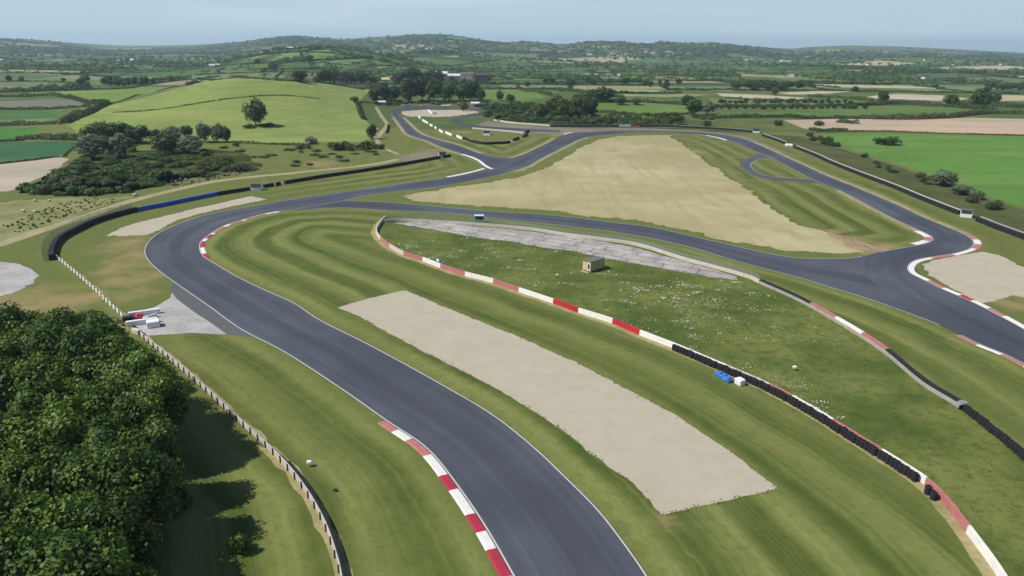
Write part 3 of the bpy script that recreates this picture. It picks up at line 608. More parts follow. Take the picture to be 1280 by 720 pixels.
def crown_mesh(kind, seed, *a, **k):
    v, f, t = crown_arrays(seed, *a, **k); return npmesh('crown', v, f, TM[kind], {'tint': t})
CR = {}
def crown_for(kind, var, lod):
    key = (kind, var, lod)
    if key not in CR:
        sd = hash_(key)
        if lod == 'near': CR[key] = crown_mesh(kind, sd, 4.3, 9.8, 3.0, 48, 280, .215, lobe=(.28,.48))
        elif lod == 'mid': CR[key] = crown_mesh(kind, sd, 4.6, 10.0, .1, 44, 46, .42)
        elif lod == 'bush': CR[key] = crown_mesh(kind, sd, 2.4, 3.0, -.35, 16, 40, .27, lobe=(.35,.55))
    return CR[key]
def hash_(k): return sum(ord(c)*(i+3)*7 for i, c in enumerate(repr(k))) % 100000
TR = {}
def trunk_for(lod, v):
    if (lod, v) not in TR: TR[(lod, v)] = trunk_mesh('trunk', v*3+1, 8.0 if lod == 'near' else 6.0, .28, 3.2, M_bark)
    return TR[(lod, v)]
def tree(kind, x, y, h, w, label, group=None, lod='mid', name='tree', cat='tree', base_z=None):
    r = random.Random(int(x*13+y*7)); v = r.randrange(4)
    o = thing(name, label, cat, (x, y, (hz(x, y) if base_z is None else base_z)), r.uniform(0, 6.28), group)
    H0, W0 = (12.8, 9.6) if lod == 'near' else (10.4, 10.2) if lod == 'mid' else (2.8, 5.6)
    o.scale = (w/W0, w/W0, h/H0)
    if lod != 'bush': link('trunk', trunk_for(lod, v), o)
    else:
        st = MB(); 
        if ('stem') not in TR:
            for i in range(4): st.cyl((0,0,-.2), (.5*math.cos(i*1.6), .5*math.sin(i*1.6), 1.2), .07, .03, 5)
            TR['stem'] = st.mesh('stem'); TR['stem'].materials.append(M_bark)
        link('stem', TR['stem'], o)
    link('crown' if lod != 'bush' else 'foliage', crown_for(kind, v, lod), o); return o
ORD = 'first second third fourth fifth sixth seventh eighth ninth tenth eleventh twelfth thirteenth fourteenth fifteenth sixteenth seventeenth eighteenth nineteenth twentieth'.split()
TENS = ['', '', 'twenty', 'thirty', 'forty', 'fifty', 'sixty', 'seventy', 'eighty', 'ninety']
def ordinal(n):
    if n <= 20: return ORD[n-1]
    if n % 10 == 0: return TENS[n//10][:-1]+'ieth' if n < 100 else 'last'
    return TENS[n//10]+'-'+ORD[n % 10-1]
def gpx(u, v, hpx):
    """ground point under (u,v) and the height in metres of hpx pixels there"""
    x, y = at(u, v); dd = math.sqrt(x*x+y*y+H*H); return x, y, hpx*dd/F*1.03
def scale_at(u, v): x, y = at(u, v); return math.sqrt(x*x+y*y+H*H)/F

# ---- the wood at lower left
rows = [[(-22,424),(10,421),(42,418),(77,420),(108,421),(130,430)], [(-30,448),(2,446),(37,448),(76,446),(112,448),(142,456),(162,472)],
        [(-25,482),(14,482),(60,478),(105,476),(146,482),(176,490),(196,504)], [(48,516),(92,514),(136,516),(170,522)],
        [(-30,556),(10,560),(55,558),(100,558),(145,562),(180,560)], [(-35,608),(20,610),(72,612),(124,612),(164,606)], [(-10,664),(46,668),(100,668),(146,658)],
        [(-30,728),(24,728),(82,728),(128,716)], [(0,792),(60,795),(112,786)], [(-80,440),(-85,500),(-90,580),(-95,660)]]
rown = ['back row of the wood', 'second row of the wood', 'third row of the wood', 'fourth row of the wood', 'fifth row of the wood',
        'sixth row of the wood', 'seventh row of the wood', 'eighth row of the wood', 'ninth row of the wood', 'leftmost fringe of the wood']
r_ = random.Random(3)
for ri, row in enumerate(rows):
    vis = 0
    for (u, v) in row:
        h = r_.uniform(11.0, 13.4); x, y = at_z(u+r_.uniform(-5,5), v+r_.uniform(-4,4), h*.66); vis += 1
        tree('wood', x, y, h, r_.uniform(8.0, 9.8), '%s broadleaf tree from the left in the %s' % (ordinal(vis), rown[ri]), 'broadleaf trees of the wood by the fence', 'near')
for (u, v, h, w, l) in [(222,640,3.0,3.4,'low leafy shrub in the shade at the right edge of the wood'),(300,690,2.2,2.6,'small sunlit shrub at the tip of the wood shadow near the bottom')]:
    x, y = at(u, v); tree('wood', x, y, h, w, l, None, 'bush', 'shrub', 'shrub')
# understorey that closes the wood floor
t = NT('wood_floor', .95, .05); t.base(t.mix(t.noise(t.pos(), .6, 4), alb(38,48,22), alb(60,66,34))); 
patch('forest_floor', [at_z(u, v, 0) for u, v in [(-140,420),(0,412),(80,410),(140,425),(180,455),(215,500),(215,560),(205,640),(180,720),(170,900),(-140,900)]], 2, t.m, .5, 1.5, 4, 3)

# ---- single trees and bushes of the middle distance: kind, base px, height px, width px, label
T1 = [('mid',124,181,24,36,'rounded mid-green tree at the left end of the copse under the pasture hill'),('dark',148,179,24,34,'dark broad tree in the middle of the copse below the pasture hill'),('dark',172,179,20,30,'dark low tree at the right end of the copse below the pasture hill'),
 ('grey',118,199,28,36,'big grey-green willow beside the teal field corner'),('grey',150,197,25,32,'grey-green willow in front of the dark copse, right of the larger willow'),('dark',197,178,15,15,'small dark upright tree beside the pale pole under the pasture'),
 ('grey',215,177,17,26,'blue-grey bush-like tree behind the scrub mounds'),('dark',234,173,15,15,'dark round tree standing over the blue-grey one'),('mid',206,192,21,32,'broad green scrub tree in the rough ground'),('grey',238,192,19,30,'domed pale green willow in the rough ground'),
 ('grey',256,178,23,18,'thin open-crowned pale tree at the pasture foot'),('grey',272,178,22,17,'second thin open-crowned pale tree, beside the dark round one'),('dark',283,178,18,13,'small dense dark tree at the end of the open-crowned pair'),
 ('mid',320,157,29,30,'lone round tree standing in the middle of the pasture hill'),('mid',465,174,18,14,'small green tree where the footpath meets the pasture corner'),('mid',443,128,7,11,'small round bush-like tree at the right edge of the pasture'),
 ('dark',468,126,15,14,'dark tree at the left of the pair beside the hairpin'),('dark',480,125,20,20,'tall dark tree of the pair beside the hairpin'),('dark',493,126,18,18,'broad dark tree right of the hairpin pair'),
 ('dark',512,127,29,26,'large dark tree behind the hairpin, left of the big group'),('dark',528,126,30,28,'largest dark tree in the group behind the hairpin'),('mid',543,127,28,26,'tall grey-green tree in the group behind the hairpin'),('bright',561,127,24,24,'bright green tree right of the dark group behind the hairpin'),
 ('bright',580,127,22,24,'second bright green tree in front of the farm buildings'),('bright',592,126,24,18,'third bright green tree, at the right of the hairpin group'),('mid',601,127,15,12,'small tree ending the bright green group behind the hairpin'),
 ('dark',500,106,16,22,'dark tree behind the hairpin group near the yellow hut'),('dark',516,105,20,24,'dark spreading tree in the second rank behind the hairpin'),('mid',532,104,14,22,'green tree in the second rank left of the farm buildings'),('dark',545,104,16,20,'dark tree touching the left of the farm buildings'),
 ('mid',625,126,12,11,'small pointed tree on the green hillock behind the circuit'),('mid',638,127,9,12,'low round tree beside the pointed one on the hillock'),
 ('mid',676,147,18,22,'green tree at the left of the scrub wood behind the straight'),('mid',692,143,20,26,'rounded green tree in the scrub wood behind the straight'),('mid',708,148,24,26,'tall green tree in the scrub wood behind the straight'),('dark',722,149,27,24,'dark tree in the scrub wood behind the straight'),('dark',737,148,28,22,'tallest dark tree at the right of the scrub wood'),
 ('dark',752,126,16,36,'wide dark copse-like tree over the strip fields'),('mid',728,131,14,26,'green tree beside the wide dark one over the strip fields'),('mid',775,131,10,16,'small tree in the hedge right of the wide dark one'),('mid',795,131,8,14,'low tree in the hedge under the strip fields'),
 ('dark',860,136,17,18,'dark rounded tree at the end of the green strip field'),('bright',868,144,20,22,'blue-green tree in front of the dark rounded one by the strip field'),('grey',884,143,14,18,'dull brownish tree next to the blue-green one'),
 ('dark',1103,128,13,13,'single dark tree in the hedge between the pale stubble strips'),('mid',1225,135,19,22,'big green tree in the hedge on the right, beside the stubble'),('mid',1187,133,13,16,'small green tree left of the big one in the right hedge'),('mid',1244,131,12,10,'narrow tree right of the big one in the right hedge'),
 ('grey',1178,232,17,30,'largest wind-bent grey tree on the bank beside the green field'),('grey',1203,243,10,24,'low wind-bent grey tree on the bank, next to the largest'),('grey',1220,249,10,16,'smaller wind-bent grey tree on the bank towards the marshal post'),('mid',1246,261,9,11,'small dark green bush-like tree furthest down the bank'),
 ('russet',580,139,11,11,'russet shrub-like tree standing on the hairpin gravel'),('mid',968,119,9,9,'small tree beside the pale stubble behind the brown field'),
 ('mid',342,88,9,13,'tree on the lower hedge of the far green hill'),('mid',388,76,7,10,'tree where three hedges meet on the far green hill'),('mid',322,80,6,7,'small tree at the left of the far green hill'),
 ('dark',375,103,14,18,'dark tree at the top of the pasture, left of the grove'),('dark',405,104,16,20,'dark tree in the grove above the pasture'),('mid',418,104,18,22,'tall green tree in the grove above the pasture'),('dark',434,105,16,22,'broad dark tree in the grove above the pasture'),('mid',452,105,17,20,'right-hand tree of the grove above the pasture')]
for kd, u, v, hp, wp, lab in T1:
    s = scale_at(u, v); x, y = at(u, v); tree(kd, x, y, hp*s*1.05, wp*s, lab, None, 'mid')
# bushes by zone
def pts_in(poly, n, seed, mind):
    r = random.Random(seed); out = []; xs_ = [p[0] for p in poly]; ys_ = [p[1] for p in poly]; tries = 0
    while len(out) < n and tries < 6000:
        tries += 1; u, v = r.uniform(min(xs_), max(xs_)), r.uniform(min(ys_), max(ys_))
        if inside(np.array([[u, v]]), poly)[0] and all(((u-a)/mind)**2+((v-b)/(mind*.45))**2 > 1 for a, b in out): out.append((u, v))
    return sorted(out)
def bushes(poly, n, seed, mind, kinds, hr, wr, lab, grp, name='bush', cat='bush'):
    r = random.Random(seed+1); 
    for i, (u, v) in enumerate(pts_in(poly, n, seed, mind)):
        s = scale_at(u, v); x, y = at(u, v); k = r.choice(kinds)
        adj = {'mid':'green','dark':'dark green','grey':'grey-green','gorse':'brownish','bright':'bright green'}[k]
        wm = r.uniform(*wr); tree(k, x, y, r.uniform(*hr), wm, '%s %s from the left %s' % (ordinal(i+1)+' bush,' , adj+',', lab), grp, 'bush', name, cat)
bushes([(92,200),(130,196),(180,196),(250,200),(300,206),(318,212),(262,222),(215,228),(165,242),(120,244),(60,246),(20,243),(36,232),(62,220),(78,208)], 74, 21, 8, ['gorse','mid','bright','mid','gorse','bright','mid'], (1.4,3.4), (5,11), 'in the scrub beside the dirt track', 'scrub bushes beside the dirt track')
bushes([(100,170),(190,180),(250,190),(300,182),(300,205),(240,200),(160,200),(105,196)], 26, 23, 8, ['mid','bright','bright','gorse'], (1.0,2.6), (4,9), 'in the green rough below the copse', 'bushes in the rough below the copse')
bushes([(300,186),(380,184),(470,186),(470,198),(400,206),(310,214)], 20, 29, 9, ['mid','bright','gorse'], (.6,1.5), (3,7), 'on the rough bank above the barrier', 'bushes on the rough bank above the barrier')
bushes([(612,134),(660,130),(735,148),(790,151),(860,152),(850,157.5),(760,157),(690,157),(640,154),(620,148),(602,139)], 85, 31, 6, ['mid','dark','mid','gorse','bright','mid'], (2.2,5.2), (7,14), 'in the scrub behind the straight barrier', 'scrub bushes behind the straight barrier')
bushes([(610,142),(640,143),(665,150),(660,156),(625,152),(606,148)], 14, 37, 6, ['gorse','gorse','dark'], (1.5,3), (6,11), 'inside the black barrier loop', 'brown scrub bushes inside the barrier loop')
bushes([(470,126),(560,128),(620,130),(640,136),(612,135),(540,131),(470,131)], 24, 39, 8, ['mid','dark','gorse'], (1.5,3.5), (6,12), 'in the strip of scrub behind the hairpin', 'scrub behind the hairpin')
bushes([(1006,168),(1042,180),(1046,186),(1016,178)], 7, 41, 6, ['dark','mid'], (2.5,4.5), (5,7), 'on the bank beside the top right barrier', 'bushes on the bank by the top right barrier')
bushes([(1060,188),(1160,222),(1170,236),(1100,212)], 9, 43, 9, ['mid','dark'], (1,2.4), (3,6), 'along the bank edge of the green field', 'bushes along the bank of the green field')
bushes([(760,142),(880,145),(900,150),(760,150)], 18, 47, 8, ['mid','dark','mid'], (1.5,4), (5,9), 'behind the white and orange boards', 'bushes behind the white and orange boards')
for kd, u, v, h, w, lab in [('blossom',389,180,4.2,9,'pale blossoming hawthorn bush at the foot of the pasture'),('gorse',424,187,4.6,13,'large brown gorse bush at the foot of the pasture'),('gorse',440,188,3.4,9,'smaller brown gorse bush next to the large one'),('dark',458,186,4.0,10,'dark bush between the gorse and the footpath'),('dark',474,186,3,7,'dark bush beside the bend of the footpath'),
    ('gorse',378,186,2.6,10,'low grey-brown bush left of the blossom'),('mid',312,160,2.5,9,'bramble patch under the lone pasture tree'),('mid',334,158,2.2,9,'second bramble patch under the lone pasture tree, on its right'),('dark',1110,181,4.2,17,'dark flat-topped bush island in the bright green field'),('dark',1024,157,4,8,'dark bush in the gap of the ploughed field'),('dark',973,157,4,7,'small dark bush at the left end of the ploughed field'),('dark',883,158,4,7,'bush against the barrier at the top right bend'),('dark',1215,253,2.2,5,'dark bush just above the right marshal post'),('dark',1240,262,2.4,5,'dark bush at the far end of the bank')]:
    x, y = at(u, v); tree(kd, x, y, h, w, lab, None, 'bush', 'bush', 'bush')
# rush tufts in the dry meadow at left: nothing tells them apart
r_ = random.Random(8)
for (u, v) in pts_in([(2,283),(40,268),(70,256),(105,248),(146,249),(140,254),(105,263),(60,280),(20,292)], 95, 51, 3.2):
    x, y = at(u, v); s = r_.uniform(.5, 1.0); tree('mid', x, y, .6*s, 1.1*s, 'small dark rush tuft among the others in the dry meadow left of the dirt track', 'rush tufts in the dry meadow', 'bush', 'rush_tuft', 'tuft')

# ---- hedges
def hedge_mesh(pts, h, w, kind, seed, dens=1.0, leaf=None):
    r = np.random.default_rng(seed); q, s = resample(np.array(pts), step=2.0); L = s[-1]; dist = q[:,1].mean()
    leaf = leaf or max(.42, dist*.0007); n = int(min(9000, max(40, L*(h+w)*.8/(leaf*leaf)*dens)))
    t = r.uniform(0, L, n); cx = np.interp(t, s, q[:,0]); cy = np.interp(t, s, q[:,1]); nn = normals(q); nx = np.interp(t, s, nn[:,0]); ny = np.interp(t, s, nn[:,1])
    gap = np.interp(t, np.arange(0, L+9, 4.5), r.uniform(.45, 1.15, len(np.arange(0, L+9, 4.5)))); a = r.uniform(-.15, math.pi+.15, n); rr = r.uniform(.6, 1.05, n)
    o = np.cos(a)*rr*w/2; hh = np.maximum(np.sin(a)*rr*gap, .02)*h
    c = np.c_[cx+nx*o, cy+ny*o, terrain(cx, cy)+hh]; nrm = np.c_[nx*np.cos(a), ny*np.cos(a), np.sin(a)+.2]
    v, f = leaves(c, nrm, np.full(n, leaf), r); tint = np.interp(t, np.arange(0, L+14, 7), r.uniform(.1, .9, len(np.arange(0, L+14, 7)))); tint = np.repeat(np.clip(tint+r.normal(0,.15,n), 0, 1), 4)
    return v, f, tint
def hedge(pts, h, w, kind, label, group=None, seed=1, px_=True):
    p = smooth(P(pts), 4) if px_ else np.array(pts)
    v, f, t = hedge_mesh(p, h, w, kind, seed); o = link('hedge', npmesh('hedge', v, f, TM[kind], {'tint': t})); c = p.mean(0)
    me = o.data; zc = hz(*c); me.transform(Matrix.Translation((-c[0], -c[1], -zc))); o.location = (c[0], c[1], zc)
    return tag(o, label, 'hedge', group)
HD = [([(80,155),(95,148),(110,143),(128,134),(136,131)],5,7,'dark','thick dark hedge climbing the left edge of the pasture hill'),([(-20,121),(30,121),(60,120),(90,124),(120,130),(134,131)],4,5,'dark','hedge along the top of the grey-green field at left'),
 ([(-20,137.3),(40,137),(70,136.3),(100,134),(112,133)],2.6,3.5,'dark','hedge between the grey-green and the green strip at left'),([(-20,157),(20,156.6),(45,156),(72,155)],2.8,4,'dark','broken hedge above the bright green field at left'),([(20,175),(45,173.4),(75,174.5),(104,175)],4,7,'dark','bushy hedge above the teal field'),
 ([(-20,178),(30,176)],2,2.5,'dark','short low hedge at the left end of the teal field'),([(0,204.6),(40,200.6),(72,196)],.9,2,'dark','low hedge between the teal field and the ploughed one'),([(80,196),(88,188),(95,182)],.8,1.5,'dark','short dark ditch hedge at the corner of the teal field'),
 ([(137,130.5),(160,123.6),(200,113.6),(240,104.5),(258,100)],1.3,2.2,'mid','thin hedge between the bright strip and the pasture hill'),([(142,141),(180,139),(220,134),(270,126),(310,121.3),(345,119.5),(375,121),(400,124)],.8,1.6,'mid','low curved hedge bank crossing the pasture hill'),
 ([(-20,116),(50,115),(110,112.6),(150,111.2),(200,104.6),(236,100)],2.5,4,'dark','hedge along the upper edge of the bright strip at left'),([(38,113),(70,113),(115,111.6)],8,12,'dark','tall tree-like hedge belt above the bright strip at left'),([(4,114),(20,114.5),(34,114)],6,9,'mid','short tall hedge at the far left above the strip field'),
 ([(262,99),(300,97.6),(330,99.5),(345,100.8),(400,104),(470,104.6)],2.2,4,'dark','dark hedge along the crest of the pasture hill'),([(246,100),(262,97.5),(275,96)],4,7,'dark','short bushy hedge at the left end of the pasture crest'),([(290,178.5),(340,180.5),(380,182)],1.4,3,'mid','ragged hedge at the foot of the pasture'),
 ([(444,126),(447,131),(451,143),(455,150)],3,3.5,'dark','hedge down the right edge of the pasture'),([(450,128),(472,129)],1.2,2.5,'dark','short low hedge between pasture and hairpin'),([(462,112),(468,106)],2,4,'mid','tiny hedge at the top right corner of the pasture'),
 ([(284,74.5),(330,69),(372,65),(408,61.8)],4,7,'dark','upper left hedge of the far green hill'),([(412,61.8),(424,65.5),(436,70),(466,72.5)],4,7,'dark','right hedge running down the far green hill'),([(375,65.3),(379,74)],3,5,'dark','short hedge dividing the far green hill'),
 ([(300,81.5),(340,79.3),(380,76.5),(430,74),(466,72.8)],3.5,6,'dark','long middle hedge of the far green hill'),([(318,87.5),(360,87),(400,86.4),(420,85.5)],4,7,'dark','bottom hedge of the far green hill'),([(505,82),(540,82),(580,81),(620,76)],3.5,6,'dark','hedge under the pale far hill'),
 ([(456,83.4),(480,82.6),(515,84.5)],3,5,'dark','hedge above the narrow yellow strip'),([(454,89.6),(490,89.6),(512,89.6)],3,5,'dark','hedge below the narrow yellow strip'),
 ([(770,116.6),(810,117),(852,116.4)],3,4.5,'dark','hedge under the pale strip field'),([(683,111.5),(710,114),(770,116.6)],2.6,4,'dark','hedge on the left of the pale strip field'),([(645,107),(675,116),(700,123)],3.4,5,'mid','hedge down the right of the green hillock'),
 ([(735,128.6),(790,127.6),(850,130.5),(870,133.5)],3.2,5,'dark','hedge on the top of the green strip field'),([(870,148),(950,147),(1000,147)],3.4,5,'dark','hedge in front of the rough field behind the bend'),([(1088,149),(1140,149.4),(1190,146.6),(1240,142),(1300,143)],4.6,7,'gorse','thick brownish hedge along the top of the ploughed field'),
 ([(995,148.4),(1040,148.2),(1086,148.4)],3.2,5,'gorse','hedge along the top left of the ploughed field'),([(895,133.5),(1000,133.6),(1090,131.6)],3.4,6,'dark','hedge above the green field on the right'),([(1080,132),(1130,130.5),(1180,134),(1240,137)],4.6,7,'dark','tall hedge between the green field and stubble'),
 ([(905,122.5),(950,125.8),(1002,126.4)],3,5,'dark','hedge along the pale stubble near the brown field'),([(1010,121),(1050,123),(1090,126.5)],4,7,'mid','hedge between the two stubble strips'),([(1170,111.5),(1230,117),(1275,117.5)],2.4,4,'dark','hedge under the yellow-green far field'),([(858,102),(910,101.4),(960,102)],3,5,'dark','hedge above the brown field'),
 ([(1020,165.4),(1060,164.6),(1110,164.4),(1160,166.6),(1280,170)],1.0,2,'mid','low hedge along the bottom of the ploughed field'),([(1012,163),(1060,164)],2,6,'dark','short thick hedge under the gap of the ploughed field'),([(1048,153),(1072,155)],3,8,'dark','short hedge clump inside the ploughed field'),([(930,108.5),(1000,107),(1050,110)],3,5,'dark','hedge under the olive field at right'),
 ([(1185,131),(1225,132),(1290,136)],5,8,'dark','bushy hedge beside the big green tree on the right'),([(700,114),(745,119),(780,122)],3,5,'mid','hedge below the pale strip field on its left'),([(640,95.5),(700,96.5),(745,94.5)],2.6,4.5,'dark','hedge below the pale row of caravans'),([(690,104),(760,104),(800,100)],4,8,'dark','hedge above the pale strip field'),
 ([(745,140),(800,144),(866,142.5)],2.6,5,'mid','hedge under the green strip field'),([(560,92),(600,91),(640,90)],2.4,4,'dark','hedge behind the farm buildings'),([(0,92),(60,92.5),(110,95),(150,98)],4,8,'dark','far hedge on the left plain'),([(0,103),(50,102.5),(100,105)],3,5,'dark','second far hedge on the left plain'),([(150,106),(200,101),(238,97)],5,9,'mid','bushy hedge behind the bright strip'),([(148,99.5),(170,100),(186,101)],4,7,'dark','short hedge clump on the left plain')]
for i, (pt, h, w_, kd, lab) in enumerate(HD): hedge(pt, h, w_, kd, lab, None, i+5)
# two rows of small field trees on the right
for rw, (v0, xs_, nm) in enumerate(((129, np.linspace(900,1062,24), 'row of small trees across the olive field'), (136.5, np.linspace(884,1080,22), 'lower row of hedge trees under the olive field'))):
    for i, u in enumerate(xs_):
        uu = u+random.uniform(-3,3); x, y = at(uu, v0+random.uniform(-.5,.5)); s = scale_at(uu, v0); tree(random.choice(['dark','mid']), x, y, random.uniform(3.4,6.2)*s, random.uniform(5,8)*s, '%s tree from the left in the %s' % (ordinal(i+1), nm), nm, 'mid')

# ---- far hedges and trees of the plain
def in_hand(x, y): 
    q = np.array([[x, y]]); return any(inside(q, h)[0] for h in HAND)
far = []
for p3, kd in HED:
    m = p3[1]; u, v = px(m[0], m[1], hz(*m))
    if -40 < u < 1320 and not in_hand(*m): far.append((m[1], p3, u, v))
far.sort(key=lambda a: a[0])
VS = []; FS = []; TS = []; off = 0; near_h = []
for i, (yy, p3, u, v) in enumerate(far):
    if rng.uniform() < .12: continue
    if len(near_h) < 110 and 0 < u < 1280 and yy < 1900: near_h.append((u, v, p3)); continue
    a, b, c = hedge_mesh(p3, rng.uniform(2.5,5), rng.uniform(4,8), 'dark', i, .5, max(1.4, yy*.0011)); VS.append(a); FS.append(b+off); TS.append(c); off += len(a)
def zone(u): return 'left plain beyond the pasture hill' if u < 330 else 'middle plain beyond the far green hill' if u < 620 else 'plain behind the strip fields' if u < 900 else 'right plain beyond the stubble fields'
cnt = {}
for (u, v, p3) in sorted(near_h, key=lambda a: a[0]):
    zn = zone(u); cnt[zn] = cnt.get(zn, 0)+1
    hedge(p3, rng.uniform(2.4,4.4), rng.uniform(4,7), 'dark', '%s field hedge from the left on the %s' % (ordinal(cnt[zn]), zn), 'field hedges of the '+zn, cnt[zn]+40, False)
# woodland masses
fr = np.random.default_rng(77); trees_f = []
cl = []
for _ in range(165):
    Y = 950*math.exp(fr.uniform(0, 1.75)); az = fr.uniform(-.85,.85); cl.append((az*Y, Y, fr.uniform(35,120)*(Y/1500)**.6, fr.uniform(10,42)))
for cx, cy, rad, n in cl:
    for _ in range(int(n)):
        trees_f.append((cx+fr.normal(0,rad), cy+fr.normal(0,rad*.5)))
for yy, p3, u, v in far:
    for _ in range(fr.poisson(1.6)):
        t_ = fr.uniform(); a, b = (p3[0], p3[1]) if fr.uniform() < .5 else (p3[1], p3[2]); trees_f.append((a[0]+(b[0]-a[0])*t_, a[1]+(b[1]-a[1])*t_))
tf = []
for x, y in trees_f:
    if y < 900 or y > 6500: continue
    u, v = px(x, y, hz(x, y))
    if -60 < u < 1340 and not in_hand(x, y): tf.append((y, x, u, v))
tf.sort()
def far_tree_arrays(x, y, h, w, r, n, leaf):
    q = r.normal(0,1,(n,3)); q /= np.linalg.norm(q, axis=1, keepdims=True); q[:,2] = np.abs(q[:,2])*1.0-.15*(r.uniform(size=n) < .4); k = r.uniform(.72,1.08,n)[:,None]
    c = np.c_[q[:,:2]*k*w/2, h*.42+q[:,2:]*k*h*.55]; v, f = leaves(c, q, np.full(n, leaf), r, .5); return v+np.array([x, y, hz(x, y)]), f
sel = [t_ for t_ in tf if 0 < t_[2] < 1280][:170]; ss = set(id(t_) for t_ in sel); cnt = {}
for (y, x, u, v) in sorted(sel, key=lambda a: a[2]):
    zn = zone(u); cnt[zn] = cnt.get(zn, 0)+1; h = fr.uniform(6,11)
    tree(['mid','dark','dark'][int(fr.integers(3))], x, y, h, h*fr.uniform(.8,1.3), '%s hedgerow tree from the left on the %s' % (ordinal(cnt[zn]), zn), 'hedgerow trees of the '+zn, 'mid')
for t_ in tf:
    if id(t_) in ss: continue
    y, x, u, v = t_; h = fr.uniform(6,12); a, b = far_tree_arrays(x, y, h, h*fr.uniform(.9,1.7), fr, 34, max(1.1, y*.0008)); VS.append(a); FS.append(b+off); TS.append(np.repeat(np.clip(fr.uniform(.0,.9)+fr.normal(0,.12,34),0,1), 4)); off += len(a)
# woods on the hills
for _ in range(120):
    Y = fr.uniform(3300,4700); X = fr.uniform(-.8,.8)*Y; rad = fr.uniform(60,200)
    for _ in range(16):
        x, y = X+fr.normal(0,rad), Y+fr.normal(0,rad*.6); a, b = far_tree_arrays(x, y, 9, 34, fr, 26, 4.5); VS.append(a); FS.append(b+off); TS.append(np.full(26*4, fr.uniform(0,.5))); off += len(a)
o = link('distant_woodland', npmesh('distant_woodland', np.vstack(VS), np.vstack(FS), L_mid, {'tint': np.concatenate(TS)})); o['kind'] = 'stuff'
# daisies in the meadow
r = np.random.default_rng(5); W2a = np.vstack([W1, W2[::-1]]); pts = []
for (u, v, rx, n) in [(520,305,7,150),(545,318,8,150),(600,318,9,70),(650,322,8,70),(700,330,10,60),(760,355,9,90),(820,375,10,220),(860,372,8,220),(900,400,10,220),(930,385,9,120),(880,420,10,150),(960,410,8,60),(985,485,3,150),(1010,510,3,130),(790,400,6,50),(1000,430,9,30),(940,440,9,60)]:
    x, y = at(u, v)
    for _ in range(max(4, n//9)):
        cx_, cy_ = r.normal(x, rx), r.normal(y, rx*.8); m_ = int(r.integers(3, 22)); sp = r.uniform(.25, 1.1); pts.append(np.c_[r.normal(cx_, sp*1.6, m_), r.normal(cy_, sp, m_)])
q = np.vstack(pts); q = q[inside(q, np.vstack([W1[::4], W2[::-1][::4]]))]; sz = r.uniform(.05,.14,len(q))*(1+(q[:,1]>140)*.35)
v, f = leaves(np.c_[q, np.full(len(q), .22)], np.tile([0,-.25,1], (len(q),1)), sz, r, .3)
o = link('daisies', npmesh('daisies', v, f, m_plain('daisy_petals', alb(192,196,170), .9, .1, .2))); o['kind'] = 'stuff'

# ragged grass growing along the edges of gravel, crop and concrete, and tussocks in the meadow
r = np.random.default_rng(9); cs = []; ss_ = []
def edge_tufts(poly, dens, size, spread):
    q, s = resample(np.vstack([poly, poly[:1]]), step=.25); n = int(s[-1]*dens); k = r.integers(0, len(q), n); a = q[k]+r.normal(0, spread, (n,2)); m = np.interp(k*.25, np.arange(0, s[-1]+6, 3.0), r.uniform(0, 1, len(np.arange(0, s[-1]+6, 3.0)))) > r.uniform(0,1,n)*.9
    cs.append(a[m]); ss_.append(size*r.uniform(.5,1.5,int(m.sum())))
for ob in list(bpy.data.objects):
    if ob.name.startswith(('gravel_trap','grassland','concrete_apron')):
        me = ob.data; ec = {}
        vv = np.zeros(len(me.vertices)*3); me.vertices.foreach_get('co', vv); vv = vv.reshape(-1,3)
        for pl in me.polygons:
            for ek in pl.edge_keys: ec[ek] = ec.get(ek, 0)+1
        bd = np.array([k for k, n in ec.items() if n == 1]); mid = (vv[bd[:,0]]+vv[bd[:,1]])[:, :2]/2; L = np.linalg.norm(vv[bd[:,0]]-vv[bd[:,1]], axis=1)
        tot = int(L.sum()*7); k = r.choice(len(bd), tot, p=L/L.sum()); tt = r.uniform(0,1,tot)[:,None]; a = vv[bd[k,0]][:, :2]*tt+vv[bd[k,1]][:, :2]*(1-tt)
        keep = np.sin(a[:,0]*1.9+a[:,1]*.7)+np.sin(a[:,0]*.53-a[:,1]*1.3)+r.normal(0,.7,tot) > -.2; a = a[keep]+r.normal(0, .22, (int(keep.sum()),2)); f_ = 1+np.maximum(a[:,1]-120, 0)/160
        cs.append(a); ss_.append(.085*r.uniform(.6,1.7,len(a))*f_)
a = np.c_[r.uniform(-30,150,26000), r.uniform(60,215,26000)]; a = a[inside(a, np.vstack([W1[::4], W2[::-1][::4]]))]; g_ = np.sin(a[:,0]*.31+1)*np.sin(a[:,1]*.27)+.6*np.sin(a[:,0]*.9+a[:,1]*.6)+r.normal(0,.5,len(a)); a = a[g_ > .35]; cs.append(a); ss_.append(r.uniform(.06,.17,len(a)))
cs = np.vstack(cs); ss_ = np.concatenate(ss_); up = np.c_[r.normal(-.15,.35,(len(cs),2)), np.full(len(cs), 1.0)]
v, f = leaves(np.c_[cs, terrain(cs[:,0], cs[:,1])+ss_*.55+.02], up, ss_, r, .4)
o = link('grass_tufts', npmesh('grass_tufts', v, f, m_leaf('leaf_grass', (.085,.125,.030), (.230,.240,.105), .3, .7, .0), {'tint': np.repeat(np.clip(r.normal(.45,.25,len(cs)),0,1),4)})); o['kind'] = 'stuff'
